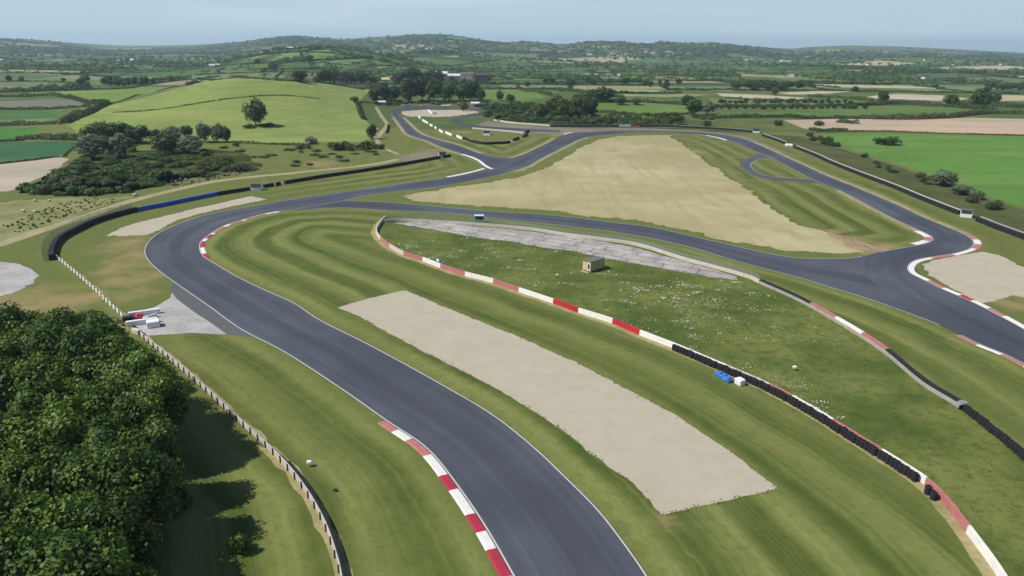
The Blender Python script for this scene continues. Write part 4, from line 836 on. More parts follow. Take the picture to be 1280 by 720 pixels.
# ================================================================== BARRIERS, HUTS, HOUSES
M_tyre = m_plain('tyre_rubber', (.018,.018,.020), .8, .25, .5, 2)
M_belt = m_plain('black_conveyor_belt', (.020,.020,.022), .65, .3, .4, .6)
M_blue = m_plain('blue_sheet', alb(40,82,188), .5, .4, .3, .5)
M_foam = m_plain('foam_blue', alb(58,124,196), .5, .4, .2)
M_bluel = m_plain('light_blue_trim', alb(130,155,205), .5, .4, .2)
M_orange = m_plain('orange_board', alb(196,96,62), .6, .3, .3)
M_wallw = m_plain('white_wall_paint', alb(244,240,232), .6, .3, .38, .7)
M_wallo = m_plain('weathered_white_paint', alb(214,204,186), .75, .2, .45, 1.2)
M_wallr = m_plain('red_wall_paint', alb(196,44,58), .6, .3, .4, .7)
M_wallf = m_plain('sun_faded_red_paint', alb(190,122,120), .75, .2, .5, .8)
M_grey = m_plain('grey_concrete', alb(176,170,160), .85, .2, .45, 1.0)
M_post = m_plain('dark_post_wood', (.05,.045,.042), .85, .1, .3)
M_board = m_plain('whitewashed_board', alb(206,202,198), .8, .2, .4, .7)
M_steel = m_plain('galvanised_steel', alb(150,156,160), .45, .5, .25)
M_plast = m_plain('white_plastic', alb(240,240,240), .45, .4, .15)
M_redp = m_plain('red_plastic', alb(206,52,84), .45, .4, .2)
M_dark = m_plain('dark_opening', (.02,.02,.024), .6, .3, .2)
M_cream = m_plain('cream_panel', alb(214,194,146), .6, .3, .22, 1.4)
M_roofg = m_plain('grey_felt_roof', alb(112,116,112), .9, .1, .3)
M_teal = m_plain('turquoise_paint', alb(60,176,160), .55, .4, .2)
M_slate = m_plain('slate_roof', (.075,.078,.085), .8, .2, .4, .5); M_rend = m_plain('white_render', alb(235,235,228), .8, .2, .2); M_stone = m_plain('stone_wall', alb(170,156,140), .9, .1, .4, .6); M_tin = m_plain('pale_tin_roof', alb(215,218,220), .5, .4, .2)
M_rub = m_plain('rubble_stone', alb(128,118,104), .9, .1, .5, 1.0)
M_brn = m_plain('brown_tin_roof', alb(116,106,102), .8, .2, .4)
t = NT('chain_link', .5, .5); t.base(alb(150,158,160)); tp = t.n('ShaderNodeBsdfTransparent'); mx = t.n('ShaderNodeMixShader')
wv = t.n('ShaderNodeTexChecker'); wv.inputs['Scale'].default_value = 24; t.l(t.pos(), wv.inputs['Vector']); t.l(t.math('MULTIPLY_ADD', wv.outputs['Fac'], .12, .16), mx.inputs[0]); t.l(tp.outputs[0], mx.inputs[1]); t.l(t.p.outputs[0], mx.inputs[2]); t.l(mx.outputs[0], t.out.inputs[0]); M_net = t.m

def seg(p, a, b):
    i = int(np.argmin(np.linalg.norm(p-np.array(at(*a)), axis=1))); j = int(np.argmin(np.linalg.norm(p-np.array(at(*b)), axis=1))); i, j = min(i,j), max(i,j)
    return p[i:max(j+1, i+2)]
def sweep(mb, pts, prof, m=0, closed=True, wob=None):
    """prof: (offset to the left of travel, height) round the section"""
    pts = np.array(pts); nn = normals(pts); k = len(prof); v = []
    for i, (p, n_) in enumerate(zip(pts, nn)):
        z = hz(*p)
        for q, (o, h) in enumerate(prof):
            oo = o+(wob[i]*np.sign(o) if wob is not None else 0); v.append((p[0]+n_[0]*oo, p[1]+n_[1]*oo, z+h))
    f = [(i*k+q, i*k+(q+1)%k, (i+1)*k+(q+1)%k, (i+1)*k+q) for i in range(len(pts)-1) for q in range(k if closed else k-1)]
    b = (len(pts)-1)*k; f += [tuple(range(k-1,-1,-1)), tuple(range(b, b+k))]; mb.add(v, f, m); return mb
def rect(o0, o1, z0, z1): return [(o0,z0),(o1,z0),(o1,z1),(o0,z1)]
def fixn(o):
    bm = bmesh.new(); bm.from_mesh(o.data); bmesh.ops.recalc_face_normals(bm, faces=bm.faces); bm.to_mesh(o.data); bm.free(); return o
def base(pts): c = np.mean(np.array(pts), axis=0); return (float(c[0]), float(c[1]), hz(*c))
def rel(mb, loc):
    mb.v = [(x-loc[0], y-loc[1], z-loc[2]) for x, y, z in mb.v]; return mb
def pathpart(name, pts, prof, mat, parent, label=None, wob=None, kind=None):
    mb = MB(); sweep(mb, pts, prof, 0, True, wob); rel(mb, parent.location); o = fixn(mb.build(name, mat, parent))
    if label: o['label'] = label
    if kind: o['kind'] = kind
    return o

# ---- red and white concrete wall round the meadow
w1 = thing('concrete_wall', 'long low concrete wall painted red and white in turn along the daisy meadow', 'wall', base(W1))
brk = [((481,273.5),'o'),((475,300),'f'),((487,310),'o'),((504,319),'f'),((528,326.5),'w'),((550,335),'f'),((581,345),'w'),((616,354),'f'),((648,365),'w'),((691,379.5),'r'),((722.5,391),'w'),((765,404.5),'r'),((799,419),'w'),((845,437),'w'),((905,462),'o'),((960,487),'f'),((988,503),'w'),((1040,533),'f'),((1100,570),'w'),((1156,607),'f'),((1207,666),'w'),((1285,790),'w')]
WC = {'o': (M_wallo, 'weathered off-white section of the wall'), 'f': (M_wallf, 'faded pink section of the wall'), 'w': (M_wallw, 'white painted section of the wall'), 'r': (M_wallr, 'bright red painted section of the wall')}
for (a, c), (b, _) in zip(brk, brk[1:]):
    s = seg(W1, a, b); pathpart('wall_section', s, [(0,0),(.45,0),(.38,1.0),(.07,1.0)], WC[c][0], w1, WC[c][1])
# ---- tyre wall in front of it: stacks of four tyres
def tyre_mesh():
    mb = MB(); n = 12
    for k in range(4):
        z = k*.25; prof = [(.17,z+.02),(.30,z),(.37,z+.05),(.385,z+.125),(.37,z+.2),(.30,z+.25),(.17,z+.23)]; v = []
        for i in range(n):
            a = 2*math.pi*i/n; v += [(r*math.cos(a), r*math.sin(a), h) for r, h in prof]
        m = len(prof); f = [(i*m+q, ((i+1)%n)*m+q, ((i+1)%n)*m+q+1, i*m+q+1) for i in range(n) for q in range(m-1)]+[(i*m+m-1, ((i+1)%n)*m+m-1, ((i+1)%n)*m, i*m) for i in range(n)]
        mb.add(v, f)
    me = mb.mesh('tyre_stack'); me.materials.append(M_tyre); return me
TY = tyre_mesh()
def tyre_wall(pts, off, label, step=.68, rows=1, jit=.05, name='tyre_wall'):
    q, _ = resample(offset(pts, off), step=step); loc = base(q); o = thing(name, label, 'tyre wall', loc); sg = math.copysign(1, off)
    for i, p in enumerate(q):
        for rr in range(rows):
            n_ = normals(q)[i]*sg*.7*rr; x = link('tyre_stack', TY, o, (p[0]+n_[0]-loc[0]+random.gauss(0,jit), p[1]+n_[1]-loc[1]+random.gauss(0,jit), hz(*p)-loc[2]+random.gauss(0,.015)), random.uniform(0,6.28))
            x.scale = (1.08,1.08,random.uniform(1.0,1.14))
    return o
tyre_wall(seg(W1, (848,438), (1148,601)), -.5, 'long black wall of tyre stacks in front of the red and white wall')
tyre_wall(seg(W1, (1167,617), (1171,621)), -.75, 'lone bundle of black tyres just past the end of the long tyre wall', .7, 1, .03, 'tyre_bundle')
def block(name, label, cat, u, v, L, D, Hh, rz, mat, bev=.06, group=None, child='body', extra=None):
    x, y = at(u, v); o = thing(name, label, cat, (x, y, hz(x, y)), rz, group); MB().box(-L/2, L/2, -D/2, D/2, 0, Hh, 0, bev).build(child, mat, o)
    if extra: extra(o)
    return o
def ang(a, b): p = at(*a); q = at(*b); return math.atan2(q[1]-p[1], q[0]-p[0])
# blue foam barrier and white block
def ribs(o):
    for i in range(3): MB().box(-1.15+i*1.0, -.45+i*1.0, -.42, .42, .8, .92+.05*(i == 0), 0, .04).build('lid', M_foam, o)
    MB().box(.55, .72, -.47, -.452, .35, .5).build('badge', M_plast, o)
block('foam_barrier', 'blue foam crash barrier lying against the tyre wall', 'crash barrier', 904, 474, 3.3, .9, .8, ang((892,466),(918,481)), M_foam, .12, None, 'body', ribs)
def capx(o): MB().box(-.5, .5, -.5, .5, .98, 1.03, 0, .02).build('cap', M_plast, o)
block('barrier_block', 'square white block at the right end of the blue foam barrier', 'block', 924.5, 480.5, 1.4, 1.1, .98, ang((892,466),(918,481)), M_plast, .08, None, 'body', capx)
# ---- inner wall beside the right straight
w2 = thing('concrete_wall', 'pale low concrete wall with a chain-link top beside the concrete apron', 'wall', base(seg(W2, (481,278), (949,354))))
s = seg(W2, (481,278), (949,354.5)); pathpart('wall_body', s, rect(-.18,.18,0,.85), M_wallo, w2)
q, _ = resample(s, step=4.2); mb = MB()
for p in q: x = link('fence_post', (lambda m: (m.materials.append(M_steel), m)[1])(MB().cyl((0,0,.8),(0,0,2.0),.045,.045,6).mesh('fence_post')) if 'fp' not in TR else TR['fp'], w2, (p[0]-w2.location[0], p[1]-w2.location[1], 0)); TR['fp'] = x.data
pathpart('chain_link', s, rect(-.012,.012,.88,1.9), M_net, w2)
w3 = thing('concrete_wall', 'grey wall capped in red, white and black between the daisy meadow and the right straight', 'wall', base(seg(W2, (949,354), (1200,512))))
for a, b, m, lb in (((950,355),(1012,384),M_belt,'black-faced section'),((1012,384),(1042,401.5),M_wallf,'faded red section'),((1042,401.5),(1075,421.5),M_wallw,'white section'),((1075,421.5),(1105,442),M_wallf,'second faded red section'),((1105,442),(1200,512),M_belt,'long black-faced section')):
    s = seg(W2, a, b); pathpart('wall_section', s, rect(-.02,.15,0,.6), M_grey, w3); pathpart('facing', s, rect(.155,.85,0,.95), m, w3, lb)
tyre_wall(seg(W2, (1202,513), (1330,622)), .3, 'black tyre wall at the right edge beyond the meadow', .74)
for (u, v, lb) in ((1200,511,'grey scrap of metal sheet on the end of the right tyre wall'),(1168,487,'pale slab lying behind the grey wall, down the meadow edge')):
    x, y = at(u, v); o = thing('metal_sheet', lb, 'sheet', (x, y, .0 if u < 1190 else .9), .5); MB().box(-1.1,1.1,-.4,.4,.02,.10,0,.02).build('panel', M_steel, o); MB().box(-.5,.7,-.15,.5,.12,.17,0,.02).build('loose_panel', M_steel, o)
# ---- fence by the wood
f1 = thing('panel_fence', 'row of short white panels on the fence from the tyre corner to the gate', 'fence', base(seg(FN, (70,323), (154,398))))
s, _ = resample(seg(FN, (70,323), (156,400)), n=43); nn = normals(s)
for i in range(0, 42, 2):
    pathpart('panel', s[i:i+2], rect(-.06,.06,.12,.95), M_wallw, f1); p = s[i]; MB().box(p[0]-.06-f1.location[0], p[0]+.06-f1.location[0], p[1]+.08-f1.location[1], p[1]+.2-f1.location[1], 0, 1.0).build('post', M_steel, f1)
f2 = thing('board_fence', 'whitewashed board fence on dark posts curving past the wood', 'fence', base(seg(FN, (200,440), (436,830))))
s = seg(FN, (176,420), (436,830)); pathpart('boards', s, rect(-.05,.05,.06,.92), M_board, f2)
q, _ = resample(s, step=2.3); nn = normals(q)
for p, n_ in zip(q, nn):
    c = p-n_*.14; MB().cyl((c[0]-f2.location[0], c[1]-f2.location[1], 0),(c[0]-f2.location[0], c[1]-f2.location[1], 1.0),.085,.08,7).build('post', M_post, f2)
s = seg(FN, (352,578), (436,830)); pathpart('belt', s, rect(.06,.24,.1,.98), M_belt, f2, 'black belting fixed to the track side')
# ---- far tyre barriers
def barrier(p, a, b, side, label, mat=M_tyre, hgt=1.25, dep=.95, rail=None, name='tyre_barrier', cat='barrier', part='tyres', raildist=1.2):
    s = seg(p, a, b); s, q = resample(s, step=.72 if s[:,1].mean() < 400 else 1.2); o = thing(name, label, cat, base(s)); s2 = offset(s, side*dep/2)
    wob = np.where(np.arange(len(s)) % 2 == 0, .05, -.05); x = pathpart(part, s2, [(-dep/2,0),(dep/2,0),(dep/2*1.02,hgt*.5),(dep/2*.9,hgt),(-dep/2*.9,hgt),(-dep/2*1.02,hgt*.5)], mat, o, None, wob if mat is M_tyre else None, 'stuff' if mat is M_tyre else None)
    if rail: pathpart('rail', offset(s, side*raildist), rect(-.2,.2,0,hgt*1.12), rail, o, 'pale rail behind')
    return o
barrier(BL, (69,325), (173,264.7), 1, 'tall black tyre barrier round the outside of the left corner', hgt=1.5, dep=1.2)
bb = barrier(BL, (174,264.5), (271,244.9), 1, 'blue sheeted section of the outer barrier', M_blue, 1.3, 1.0, None, 'covered_barrier', 'barrier', 'cover')
s = seg(BL, (174,264.5), (271,244.9)); pathpart('trim', offset(s, .45), rect(-.14,.14,1.305,1.36), M_bluel, bb)
barrier(BL, (273,244.5), (312,238.2), 1, 'short black tyre barrier between the blue section and the marshal hut'); barrier(BL, (331,235), (352,231), 1, 'very short black tyre barrier right of the left marshal hut')
barrier(BL, (356,230.3), (550,198.4), 1, 'long black tyre barrier below the dirt track', hgt=1.3); barrier(BL, (555,197.6), (564,196.2), 1, 'end piece of black tyre barrier right of the white hut on the bank')
for u, v in ((353,231.5),(344,233)): block('wood_post', 'small tan post in the gap of the tyre barrier, %s' % ('right of the short tyres' if u > 350 else 'inside the short tyres'), 'post', u, v, .6, .4, 1.3, 0, M_cream, .05)
barrier(RB, (688,158.6), (773,158.5), 1, 'black tyre barrier left of the white board behind the back straight', rail=M_grey, hgt=1.2); barrier(RB, (774,158.5), (787.5,158.5), 1, 'white board between black tyres behind the back straight', M_wallw, 1.5, .3, None, 'barrier_board', 'board', 'board')
barrier(RB, (788,158.5), (800,158.5), 1, 'orange-red board beside the white one behind the back straight', M_orange, 1.4, .3, None, 'barrier_board', 'board', 'board'); barrier(RB, (801,158.5), (940,165.6), 1, 'long black tyre barrier round the top right bend', rail=M_grey)
barrier(RB, (952,170), (980,180), 1, 'black tyre barrier between the two white posts at top right', rail=M_wallo, hgt=1.3); barrier(RB, (992,185), (1198,268.7), 1, 'long black tyre barrier with pale wall down the right straight', rail=M_wallo, hgt=1.3, raildist=1.35); barrier(RB, (1220,277), (1450,368), 1, 'black tyre barrier right of the marshal post at the frame edge', rail=M_grey, hgt=1.4, raildist=1.5)
LP = smooth(P([(578,174),(584,176),(590,178.3),(598,180),(607.5,180.8),(620,180.6),(632,180),(638,179)]), 1.5); barrier(LP, (578,174), (638,179), 1, 'curved black tyre wall round the little green infield', hgt=1.4)
for a, b, lb in (((643,176.5),(649,174),'first short black tyre piece on the infield edge'),((655,172),(660,169.5),'second short black tyre piece, at the infield tip'),((658,166.8),(662,165),'third short black tyre piece, above the infield tip')):
    q = smooth(P([a,b]), 1.5); barrier(q, a, b, 1, lb, hgt=1.4)
q = smooth(P([(590,161.2),(620,163.6),(640,165.4),(654,167)]), 1.5); barrier(q, (590,161.2), (654,167), 1, 'thin pale wall along the top of the little infield', M_wallo, 1.0, .3, None, 'low_wall', 'wall', 'wall_body')
q = smooth(P([(616,150.6),(622,148),(630,145.3),(638,143),(642,140.5),(634,137.6),(619,134.8),(608,133.8)]), 1.5); barrier(q, (616,150.6), (608,133.8), -1, 'black barrier looping round the brown scrub right of the hairpin', hgt=1.3)
q = smooth(P([(617,151),(640,154.4),(665,156.3),(687,157.8)]), 1.5); barrier(q, (617,151), (687,157.8), 1, 'pale wall below the brown scrub right of the hairpin', M_wallo, 1.2, .4, None, 'low_wall', 'wall', 'wall_body')
q = smooth(P([(484.5,157),(483.5,162),(482.5,166.5)]), 1.5); barrier(q, (484.5,157), (482.5,166.5), 1, 'short black barrier on the bank left of the hairpin straight', hgt=1.3)
for a, b, lb in (((523,146.5),(526,149),'topmost white block of the diagonal row on the infield'),((528,151),(535.5,155.3),'long white block second from the top of the diagonal row'),((537.5,157),(541,158.8),'third white block of the diagonal row'),((543.5,160),(546,162),'small fourth white block of the diagonal row'),((549,163.5),(554,167),'fifth white block of the diagonal row'),((557,166.7),(565,170.3),'sixth white block of the diagonal row, longest of all'),((571,171.2),(578,174.5),'lowest white block of the diagonal row, touching the tyre wall'),((586,175.5),(591,177.8),'white block standing inside the curved tyre wall'),
    ((535,138.6),(540,142.5),'white slanted wall on the hairpin gravel'),((540,142.8),(546,142.4),'white short wall joined to the slanted one on the gravel'),((502,132.6),(514,132.4),'left of three white boards behind the hairpin'),((526,132.6),(539,132.4),'middle of three white boards behind the hairpin'),((551,132.6),(564,132.4),'right of three white boards behind the hairpin')):
    q = smooth(P([a,b]), 3); s, _ = resample(q, n=3); o = thing('barrier_block', lb, 'block', base(s), 0, 'white barrier blocks at the hairpin'); pathpart('body', s, [(-.35,0),(.35,0),(.2,1.3),(-.2,1.3)], M_wallw, o); pathpart('foot', s, rect(-.5,.5,0,.12), M_grey, o)
# catch fence behind the corner
cf = thing('catch_fence', 'tall see-through mesh catch fence behind the left corner tyres', 'fence', base(seg(BL, (69,325), (173,264.7)))); s = offset(seg(BL, (69,325), (173,264.7)), 2.4)
pathpart('netting', s, rect(-.01,.01,.1,2.7), M_net, cf)
q, _ = resample(s, step=4)
for p in q: MB().cyl((p[0]-cf.location[0], p[1]-cf.location[1], 0),(p[0]-cf.location[0], p[1]-cf.location[1], 2.8),.05,.05,6).build('fence_post', M_steel, cf)
# ---- container shed
a_, b_, c_ = at(728,338), at(742,342), at(752.3,334); rz = math.atan2(b_[1]-a_[1], b_[0]-a_[0])
sh = thing('container_shed', 'cream portable cabin with grey roof standing alone in the daisy meadow', 'shed', (a_[0], a_[1], 0), rz); SW, SL, SH = 2.5, 5.0, 2.5
MB().box(0, SW, 0, SL, .22, SH, 0, .03).build('body', M_cream, sh); MB().box(-.1, SW+.1, -.12, SL+.12, SH+.003, SH+.15, 0, .03).build('roof', M_roofg, sh)
dr = MB().box(1.55, 2.35, -.05, -.003, .28, 2.25, 0, .01).build('door', m_plain('white_door', alb(232,226,210), .5, .3, .2), sh); MB().box(1.72, 2.18, -.075, -.052, .75, 1.95).build('window', M_dark, dr); MB().box(1.62, 1.66, -.1, -.052, 1.05, 1.25).build('handle', M_steel, dr)
for x in (.12, SW-.3): 
    for y in (.1, SL-.4): MB().box(x, x+.2, y, y+.3, 0, .218).build('block_foot', M_grey, sh)
for i in range(9): MB().box(SW+.002, SW+.03, .3+i*.56, .42+i*.56, .3, SH-.06).build('rib', m_plain('brown_side_rib', alb(120,100,80), .7, .2, .3) if i == 0 else bpy.data.materials['brown_side_rib'], sh)
MB().box(.1, SW-.1, -.9, -.25, 0, .14, 0, .03).build('doorstep', M_grey, sh)
# ---- marshal huts
def hut(u, v, label, wm, dm, hm, rz, wall, roof, openm=M_dark, name='marshal_hut', table=False):
    x, y = at(u, v); o = thing(name, label, 'hut', (x, y, hz(x, y)), rz); mb = MB()
    for s_ in ((-wm/2, -wm/2+.12, -dm/2, dm/2), (wm/2-.12, wm/2, -dm/2, dm/2), (-wm/2+.12, wm/2-.12, dm/2-.12, dm/2)): mb.box(s_[0], s_[1], s_[2], s_[3], 0, hm)
    mb.box(-wm/2+.12, wm/2-.12, -dm/2, -dm/2+.1, 0, hm*.48); mb.build('wall', wall, o)
    MB().add([(-wm/2-.12,-dm/2-.2,hm+.003),(wm/2+.12,-dm/2-.2,hm+.003),(wm/2+.12,dm/2+.15,hm+.003),(-wm/2-.12,dm/2+.15,hm+.003),(-wm/2-.12,-dm/2-.2,hm+.2),(wm/2+.12,-dm/2-.2,hm+.2),(wm/2+.12,dm/2+.15,hm+.08),(-wm/2-.12,dm/2+.15,hm+.08)], [(0,3,2,1),(4,5,6,7),(0,1,5,4),(1,2,6,5),(2,3,7,6),(3,0,4,7)]).build('roof', roof, o)
    MB().box(-wm/2+.14, wm/2-.14, -dm/2+.104, -dm/2+.2, hm*.47, hm*.5).build('counter', roof, o); return o
hut(599,277.5,'turquoise hut with a white roof on the verge beside the pale wall',2.6,1.8,2.0,.1,M_teal,M_plast)
hut(321,237.5,'white marshal hut with dark roof in a gap of the left tyre barrier',3.6,2.2,2.3,.15,M_plast,M_roofg); hut(1207,271,'white marshal hut with grey roof in a gap of the right tyre barrier',3.2,2.4,2.3,-.5,M_plast,M_roofg)
hut(945,166,'white marshal hut at the top right bend beside the tyres',4.0,3.0,2.4,-.3,M_plast,M_slate); hut(553,196.5,'white marshal hut at the far end of the long tyre barrier',3.4,2.6,2.4,.2,M_plast,M_slate); hut(609,169,'white hut with dark roof on the little green infield',4.0,3.0,2.4,-.2,M_plast,M_slate)
o = block('marker_block', 'round-cornered white block in the tyre barrier at top right', 'block', 986,183.2, 4.2, 1.3, 1.5, -.5, M_plast, .3, None, 'body')
MB().box(-.6,.6,-.67,-.655,.4,1.0).build('panel', M_wallo, o)
# sign on the wall
x, y = at(549,333); sg = thing('sign_board', 'small blue and white sign on top of the pink and white wall', 'sign', (x, y, 1.0), ang((528,326.5),(550,335))); MB().box(-1.0,-.05,-.05,.05,.15,.75,0,.02).build('panel', M_plast, sg); MB().box(-.02,1.0,-.05,.05,.1,.6,0,.02).build('panel', M_blue, sg)
for xx in (-.8,.8): MB().box(xx-.04,xx+.04,-.03,.03,0,.16).build('leg', M_steel, sg)
# gate on the concrete pavement
def feet(o):
    for xx in (-.35,.35): MB().box(xx*3-.2, xx*3+.2, -.32, .32, 0, .1).build('foot', M_grey, o)
ga = ang((160,397),(196,392))
block('barrier_block','long white barrier at the back of the gateway by the wood','block',181,393.5,5.6,.7,.95,ga,M_plast,.06,None,'body',feet); block('barrier_block','long white barrier at the front of the gateway by the wood','block',178,405,5.4,.7,.95,ga,M_plast,.06,None,'body',feet)
block('barrier_block','square white block at the open end of the gateway','block',192,408,2.2,1.9,1.2,ga,M_plast,.08,None,'body',lambda o: MB().box(1.11,1.16,-.7,.7,.1,.9).build('end_panel', M_dark, o))
def redx(o): MB().box(-.3,.85,-.32,.32,.72,1.15,0,.12).build('top_bag', M_redp, o)
block('red_barrier','red plastic barrier lying between the white gateway barriers','barrier',173.5,399,1.9,.9,.75,ga-.15,M_redp,.15,None,'body',redx); block('equipment_box','black box beside the red barrier in the gateway','box',161,400,2.0,1.3,.7,ga,M_dark,.06,None,'body',lambda o: MB().box(-1.03,1.03,-.68,.68,.70,.77,0,.02).build('lid', M_belt, o))
block('barrier_block','small white block at the fence end under the wood edge','block',171,417,2.0,.8,.9,ga-1.0,M_wallo,.06,None,'body',feet)
block('barrier_block','thin white board leaning across the back of the gateway','block',190,398,2.2,.3,.8,ga+.6,M_plast,.04,None,'body',feet); block('barrier_block','little white tub between the two long gateway barriers','block',183,400,1.0,.8,.7,ga,M_plast,.1,None,'body',lambda o: MB().box(-.3,.3,-.2,.2,.702,.78,0,.02).build('lid', M_wallo, o))
# small markers
def marker(u, v, label, mat, h=.9, w_=.35):
    x, y = at(u, v); o = thing('marker', label, 'marker', (x, y, hz(x, y))); MB().cyl((0,0,0),(0,0,h*.6),.04,.04,6).build('stake', M_steel, o); MB().box(-w_,w_,-w_*.8,w_*.8,h*.5,h,0,.06).build('cap', mat, o)
marker(387,583,'white marker on the mown verge beside the board fence',M_plast,.8,.3); marker(696.5,346,'white marker in the meadow left of the cream cabin',M_plast,.7,.25); marker(993,463,'white marker in the meadow behind the long tyre wall',M_plast,.8,.3); marker(44.5,240,'white board at the edge of the scrub on the far left',M_plast,2.0,.9); marker(419,614,'dark marker stub on the mown verge near the kerb',M_belt,.3,.25)
x, y = at(207,178); o = thing('pole', 'thin pale pole standing between the trees under the pasture', 'pole', (x, y, hz(x, y))); MB().cyl((0,0,0),(0,0,6),.12,.09,6).build('shaft', M_wallo, o); MB().box(-.25,.25,-.05,.05,5.6,6.1).build('plate', M_wallo, o)
for i, (u, v, lb) in enumerate(((169,245,'white round bale beside the dirt track'),(62,252,'white stone left of the rush tufts'),(44,252,'second white stone at the left meadow'),(30,265,'white stone among the upper rushes'),(44,266,'white stone in the middle of the rushes'))):
    x, y = at(u, v); bm = bmesh.new(); bmesh.ops.create_icosphere(bm, subdivisions=3, radius=.75 if i == 0 else .5)
    for vv in bm.verts: vv.co *= 1+.12*math.sin(vv.co.x*5+i)*math.cos(vv.co.y*4); vv.co.z = vv.co.z*.8+.45
    me = bpy.data.meshes.new('stone'); bm.to_mesh(me); bm.free(); me.materials.append(M_wallo); me.polygons.foreach_set('use_smooth', [True]*len(me.polygons)); o = link('stone' if i else 'bale', me, None, (x, y, hz(x, y))); tag(o, lb, 'bale' if i == 0 else 'stone')
r_ = random.Random(4)
for i, (u, v) in enumerate(pts_in([(205,226),(250,219),(290,213),(318,209),(322,214),(285,221),(240,230),(212,235)], 46, 9, 3.5)):
    x, y = at(u, v); s_ = r_.uniform(.3,.9); bm = bmesh.new(); bmesh.ops.create_icosphere(bm, subdivisions=2, radius=s_)
    for vv in bm.verts: vv.co *= 1+.3*math.sin(vv.co.x*4/s_+i)*math.cos(vv.co.y*3/s_+i*2); vv.co.z = vv.co.z*.6+s_*.25
    me = bpy.data.meshes.new('boulder'); bm.to_mesh(me); bm.free(); me.materials.append(M_rub if i % 2 else M_bark); tag(link('boulder', me, None, (x, y, hz(x, y))), 'grey-brown boulder in the strip of rubble above the dirt track', 'boulder', 'rubble boulders above the dirt track')
# ---- houses and farm buildings
def house(u, v, wpx, label, wall=M_rend, roof=M_slate, hgt=None, asp=.6, group=None, rz=None, win=True):
    s_ = scale_at(u, v); x, y = at(u, v); L = wpx*s_; D = min(L*asp, 9); h = hgt or max(2.8, min(5.2, L*.38)); r = random.Random(int(u*7+v)); rr = r.uniform(-.5,.5) if rz is None else rz
    o = thing('house', label, 'building', (x, y, hz(x, y)), rr, group); MB().box(-L/2, L/2, -D/2, D/2, -1, h).build('wall', wall, o); rh = D*.38; e = .35
    MB().add([(-L/2-e,-D/2-e,h+.02),(L/2+e,-D/2-e,h+.02),(L/2+e,D/2+e,h+.02),(-L/2-e,D/2+e,h+.02),(-L/2-e,0,h+rh),(L/2+e,0,h+rh)], [(0,3,2,1),(0,1,5,4),(2,3,4,5),(0,4,3),(1,2,5)]).build('roof', roof, o)
    if win and L < 22:
        MB().box(L*.3, L*.3+.9, -.4, .4, h+rh*.6, h+rh+.8).build('chimney', M_stone, o)
        for k in range(3): MB().box(-L*.36+k*L*.3, -L*.36+k*L*.3+1.1, -D/2-.04, -D/2-.003, h*.35, h*.7).build('window', M_dark, o)
    return o
house(552,103,14,'pale stone farm building at the left of the group behind the hairpin',M_stone,M_tin,12,.7,None,.1,False); house(568,102,17,'long pale farm building with a pale roof in the group behind the hairpin',M_stone,M_tin,8,.6,None,.05,False); house(584,103.5,15,'brownish stone farm building right of the pale-roofed one',M_stone,M_brn,11.5,.6,None,-.1,False); house(602,103.5,15,'dark-roofed farm shed at the right of the group behind the hairpin',M_brn,M_slate,10.5,.7,None,.1,False); house(594,99,12,'brown-roofed farm building behind the dark shed',M_stone,M_brn,6.5,.6,None,0,False)
house(482,103,9,'small cream hut beside the trees above the hairpin',M_cream,M_cream,4,.7,None,.2,False); house(477,131,9,'low grey-roofed shed at the left corner of the hairpin',M_grey,M_tin,2.2,.5,None,.1,False); house(594,132.3,10,'low white shed behind the right end of the hairpin',M_rend,M_tin,2.2,.5,None,0,False); house(603,133,7,'low grey shed next to the white one behind the hairpin',M_grey,M_slate,2.2,.5,None,0,False)
HS = [(149,76,5),(154,75,3.5),(158,76,4),(166,76,4),(122,68,4),(118,69,3),(133,68,4),(3,77,4),(12,77,4),(236,67,5),(266,84,6),(272,82,4),(275,87,5),(352,62,7),(362,62,6),(412,102,3),(505,60,4),(512,60,4),(520,59,4),(526,60,5),(536,62,7),(545,62,6),(460,64,4),(676,62,3),(737,69,5),(773,95,4),(818,76,4),(849,63,4),(895,76,6),(922,75,5),(932,75,6),(942,74,4),(960,78,5),(978,77,5),(985,78,5),(987,95,7),(1009,71,4),(1086,81,4),(1087,86,5),(1101,86,4),(1100,80,3),(1076,80,4),(1146,99,5),(1157,99,7),(1157,75,4),(1190,104,4),(1219,81,6),(1258,74,5),(1252,81,4),(1113,95,3),(1192,81,3),(818,89,4),(823,93,4),(905,62,3),(1040,73,5)]
HS.sort(); zc = {}
for u, v, wpx in HS:
    zn = 'on the left plain' if u < 300 else 'under the hills behind the farm' if u < 600 else 'on the middle plain' if u < 900 else 'on the right plain'; zc[zn] = zc.get(zn, 0)+1
    house(u, v+.8, wpx*1.15, '%s far white house from the left %s' % (ordinal(zc[zn]), zn), random.choice([M_rend,M_rend,M_rend,M_stone]), random.choice([M_slate,M_slate,M_tin]), None, .6, 'far houses '+zn)
for i, (u, wpx) in enumerate(((722,3.5),(727,3),(733,4),(738,3.5),(744,4),(753,4),(759.5,3),(764,2.5))):
    house(u, 94.8, wpx, '%s white caravan from the left in the row on the middle plain' % ordinal(i+1), M_rend, M_tin, 2.6, .5, 'row of white caravans', .0, False)
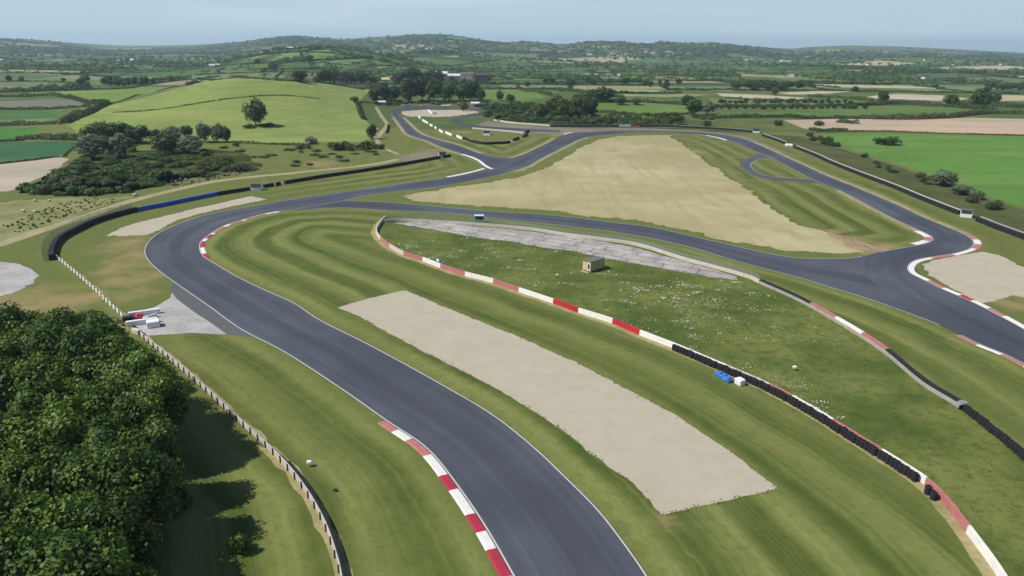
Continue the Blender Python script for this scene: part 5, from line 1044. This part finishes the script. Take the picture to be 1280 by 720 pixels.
# ================================================================== LIGHT, SKY, AIR
SUN_EL, SUN_AZ = R(50), (-0.97, -0.24)
w = bpy.data.worlds.new('World'); scene.world = w; w.use_nodes = True; nt = w.node_tree; nt.nodes.clear()
sky = nt.nodes.new('ShaderNodeTexSky'); sky.sky_type = 'NISHITA'; sky.sun_disc = False; sky.sun_elevation = SUN_EL
sky.sun_rotation = math.atan2(SUN_AZ[0], SUN_AZ[1]); sky.air_density = 1.0; sky.dust_density = .25; sky.ozone_density = 2.0; sky.altitude = 50
bg = nt.nodes.new('ShaderNodeBackground'); bg.inputs['Strength'].default_value = .066; wo = nt.nodes.new('ShaderNodeOutputWorld')
# thin high cloud
tc = nt.nodes.new('ShaderNodeTexCoord'); mp = nt.nodes.new('ShaderNodeMapping'); mp.inputs['Scale'].default_value = (1.3, 1.3, 16); nz = nt.nodes.new('ShaderNodeTexNoise'); nz.inputs['Scale'].default_value = 1.6; nz.inputs['Detail'].default_value = 5
mr = nt.nodes.new('ShaderNodeMapRange'); mr.interpolation_type = 'SMOOTHSTEP'; mr.inputs['From Min'].default_value = .45; mr.inputs['From Max'].default_value = .8; mr.inputs['To Max'].default_value = .7
mx = nt.nodes.new('ShaderNodeMix'); mx.data_type = 'RGBA'; mx.inputs[7].default_value = (8.6, 9.6, 10.6, 1)
nt.links.new(tc.outputs['Generated'], mp.inputs[0]); nt.links.new(mp.outputs[0], nz.inputs['Vector']); nt.links.new(nz.outputs['Fac'], mr.inputs['Value']); nt.links.new(mr.outputs[0], mx.inputs[0])
tn = nt.nodes.new('ShaderNodeMix'); tn.data_type = 'RGBA'; tn.blend_type = 'MULTIPLY'; tn.inputs[0].default_value = 1; tn.inputs[7].default_value = (.74, .93, 1.14, 1); nt.links.new(sky.outputs[0], tn.inputs[6]); sx = nt.nodes.new('ShaderNodeSeparateXYZ'); nt.links.new(tc.outputs['Generated'], sx.inputs[0]); hr = nt.nodes.new('ShaderNodeMapRange'); hr.interpolation_type = 'SMOOTHSTEP'; hr.inputs['From Min'].default_value = 0; hr.inputs['From Max'].default_value = .22; hr.inputs['To Min'].default_value = .9; hr.inputs['To Max'].default_value = 0; nt.links.new(sx.outputs[2], hr.inputs['Value']); hm = nt.nodes.new('ShaderNodeMix'); hm.data_type = 'RGBA'; hm.inputs[7].default_value = (6.4, 8.5, 9.9, 1); nt.links.new(hr.outputs[0], hm.inputs[0]); nt.links.new(tn.outputs[2], hm.inputs[6]); nt.links.new(hm.outputs[2], mx.inputs[6]); nt.links.new(mx.outputs[2], bg.inputs[0]); nt.links.new(bg.outputs[0], wo.inputs[0])
sl = bpy.data.lights.new('sun', 'SUN'); sl.energy = 4.3; sl.angle = R(.53); sl.color = (1.0, .95, .86)
so = bpy.data.objects.new('sun', sl); col.objects.link(so)
sd = Vector((SUN_AZ[0]*math.cos(SUN_EL), SUN_AZ[1]*math.cos(SUN_EL), math.sin(SUN_EL)))
so.rotation_euler = sd.to_track_quat('Z', 'Y').to_euler(); so.location = (0, 0, 300)
HAZE = True
if HAZE:
    mb = MB(); mb.box(-9500, 9500, -400, 11500, -1.5, 190)
    m = bpy.data.materials.new('haze'); m.use_nodes = True; m.node_tree.nodes.clear(); o_ = m.node_tree.nodes.new('ShaderNodeOutputMaterial'); vp = m.node_tree.nodes.new('ShaderNodeVolumePrincipled')
    vp.inputs['Color'].default_value = (.66, .86, 1.0, 1); vp.inputs['Density'].default_value = 8.5e-5; vp.inputs['Anisotropy'].default_value = .2
    m.node_tree.links.new(vp.outputs[0], o_.inputs['Volume'])
    hzo = mb.build('haze', m); hzo['kind'] = 'stuff'
scene.view_settings.view_transform = 'Standard'; scene.view_settings.look = 'None'; scene.view_settings.gamma = 1; scene.view_settings.exposure = 0.34
scene.render.engine = 'CYCLES'
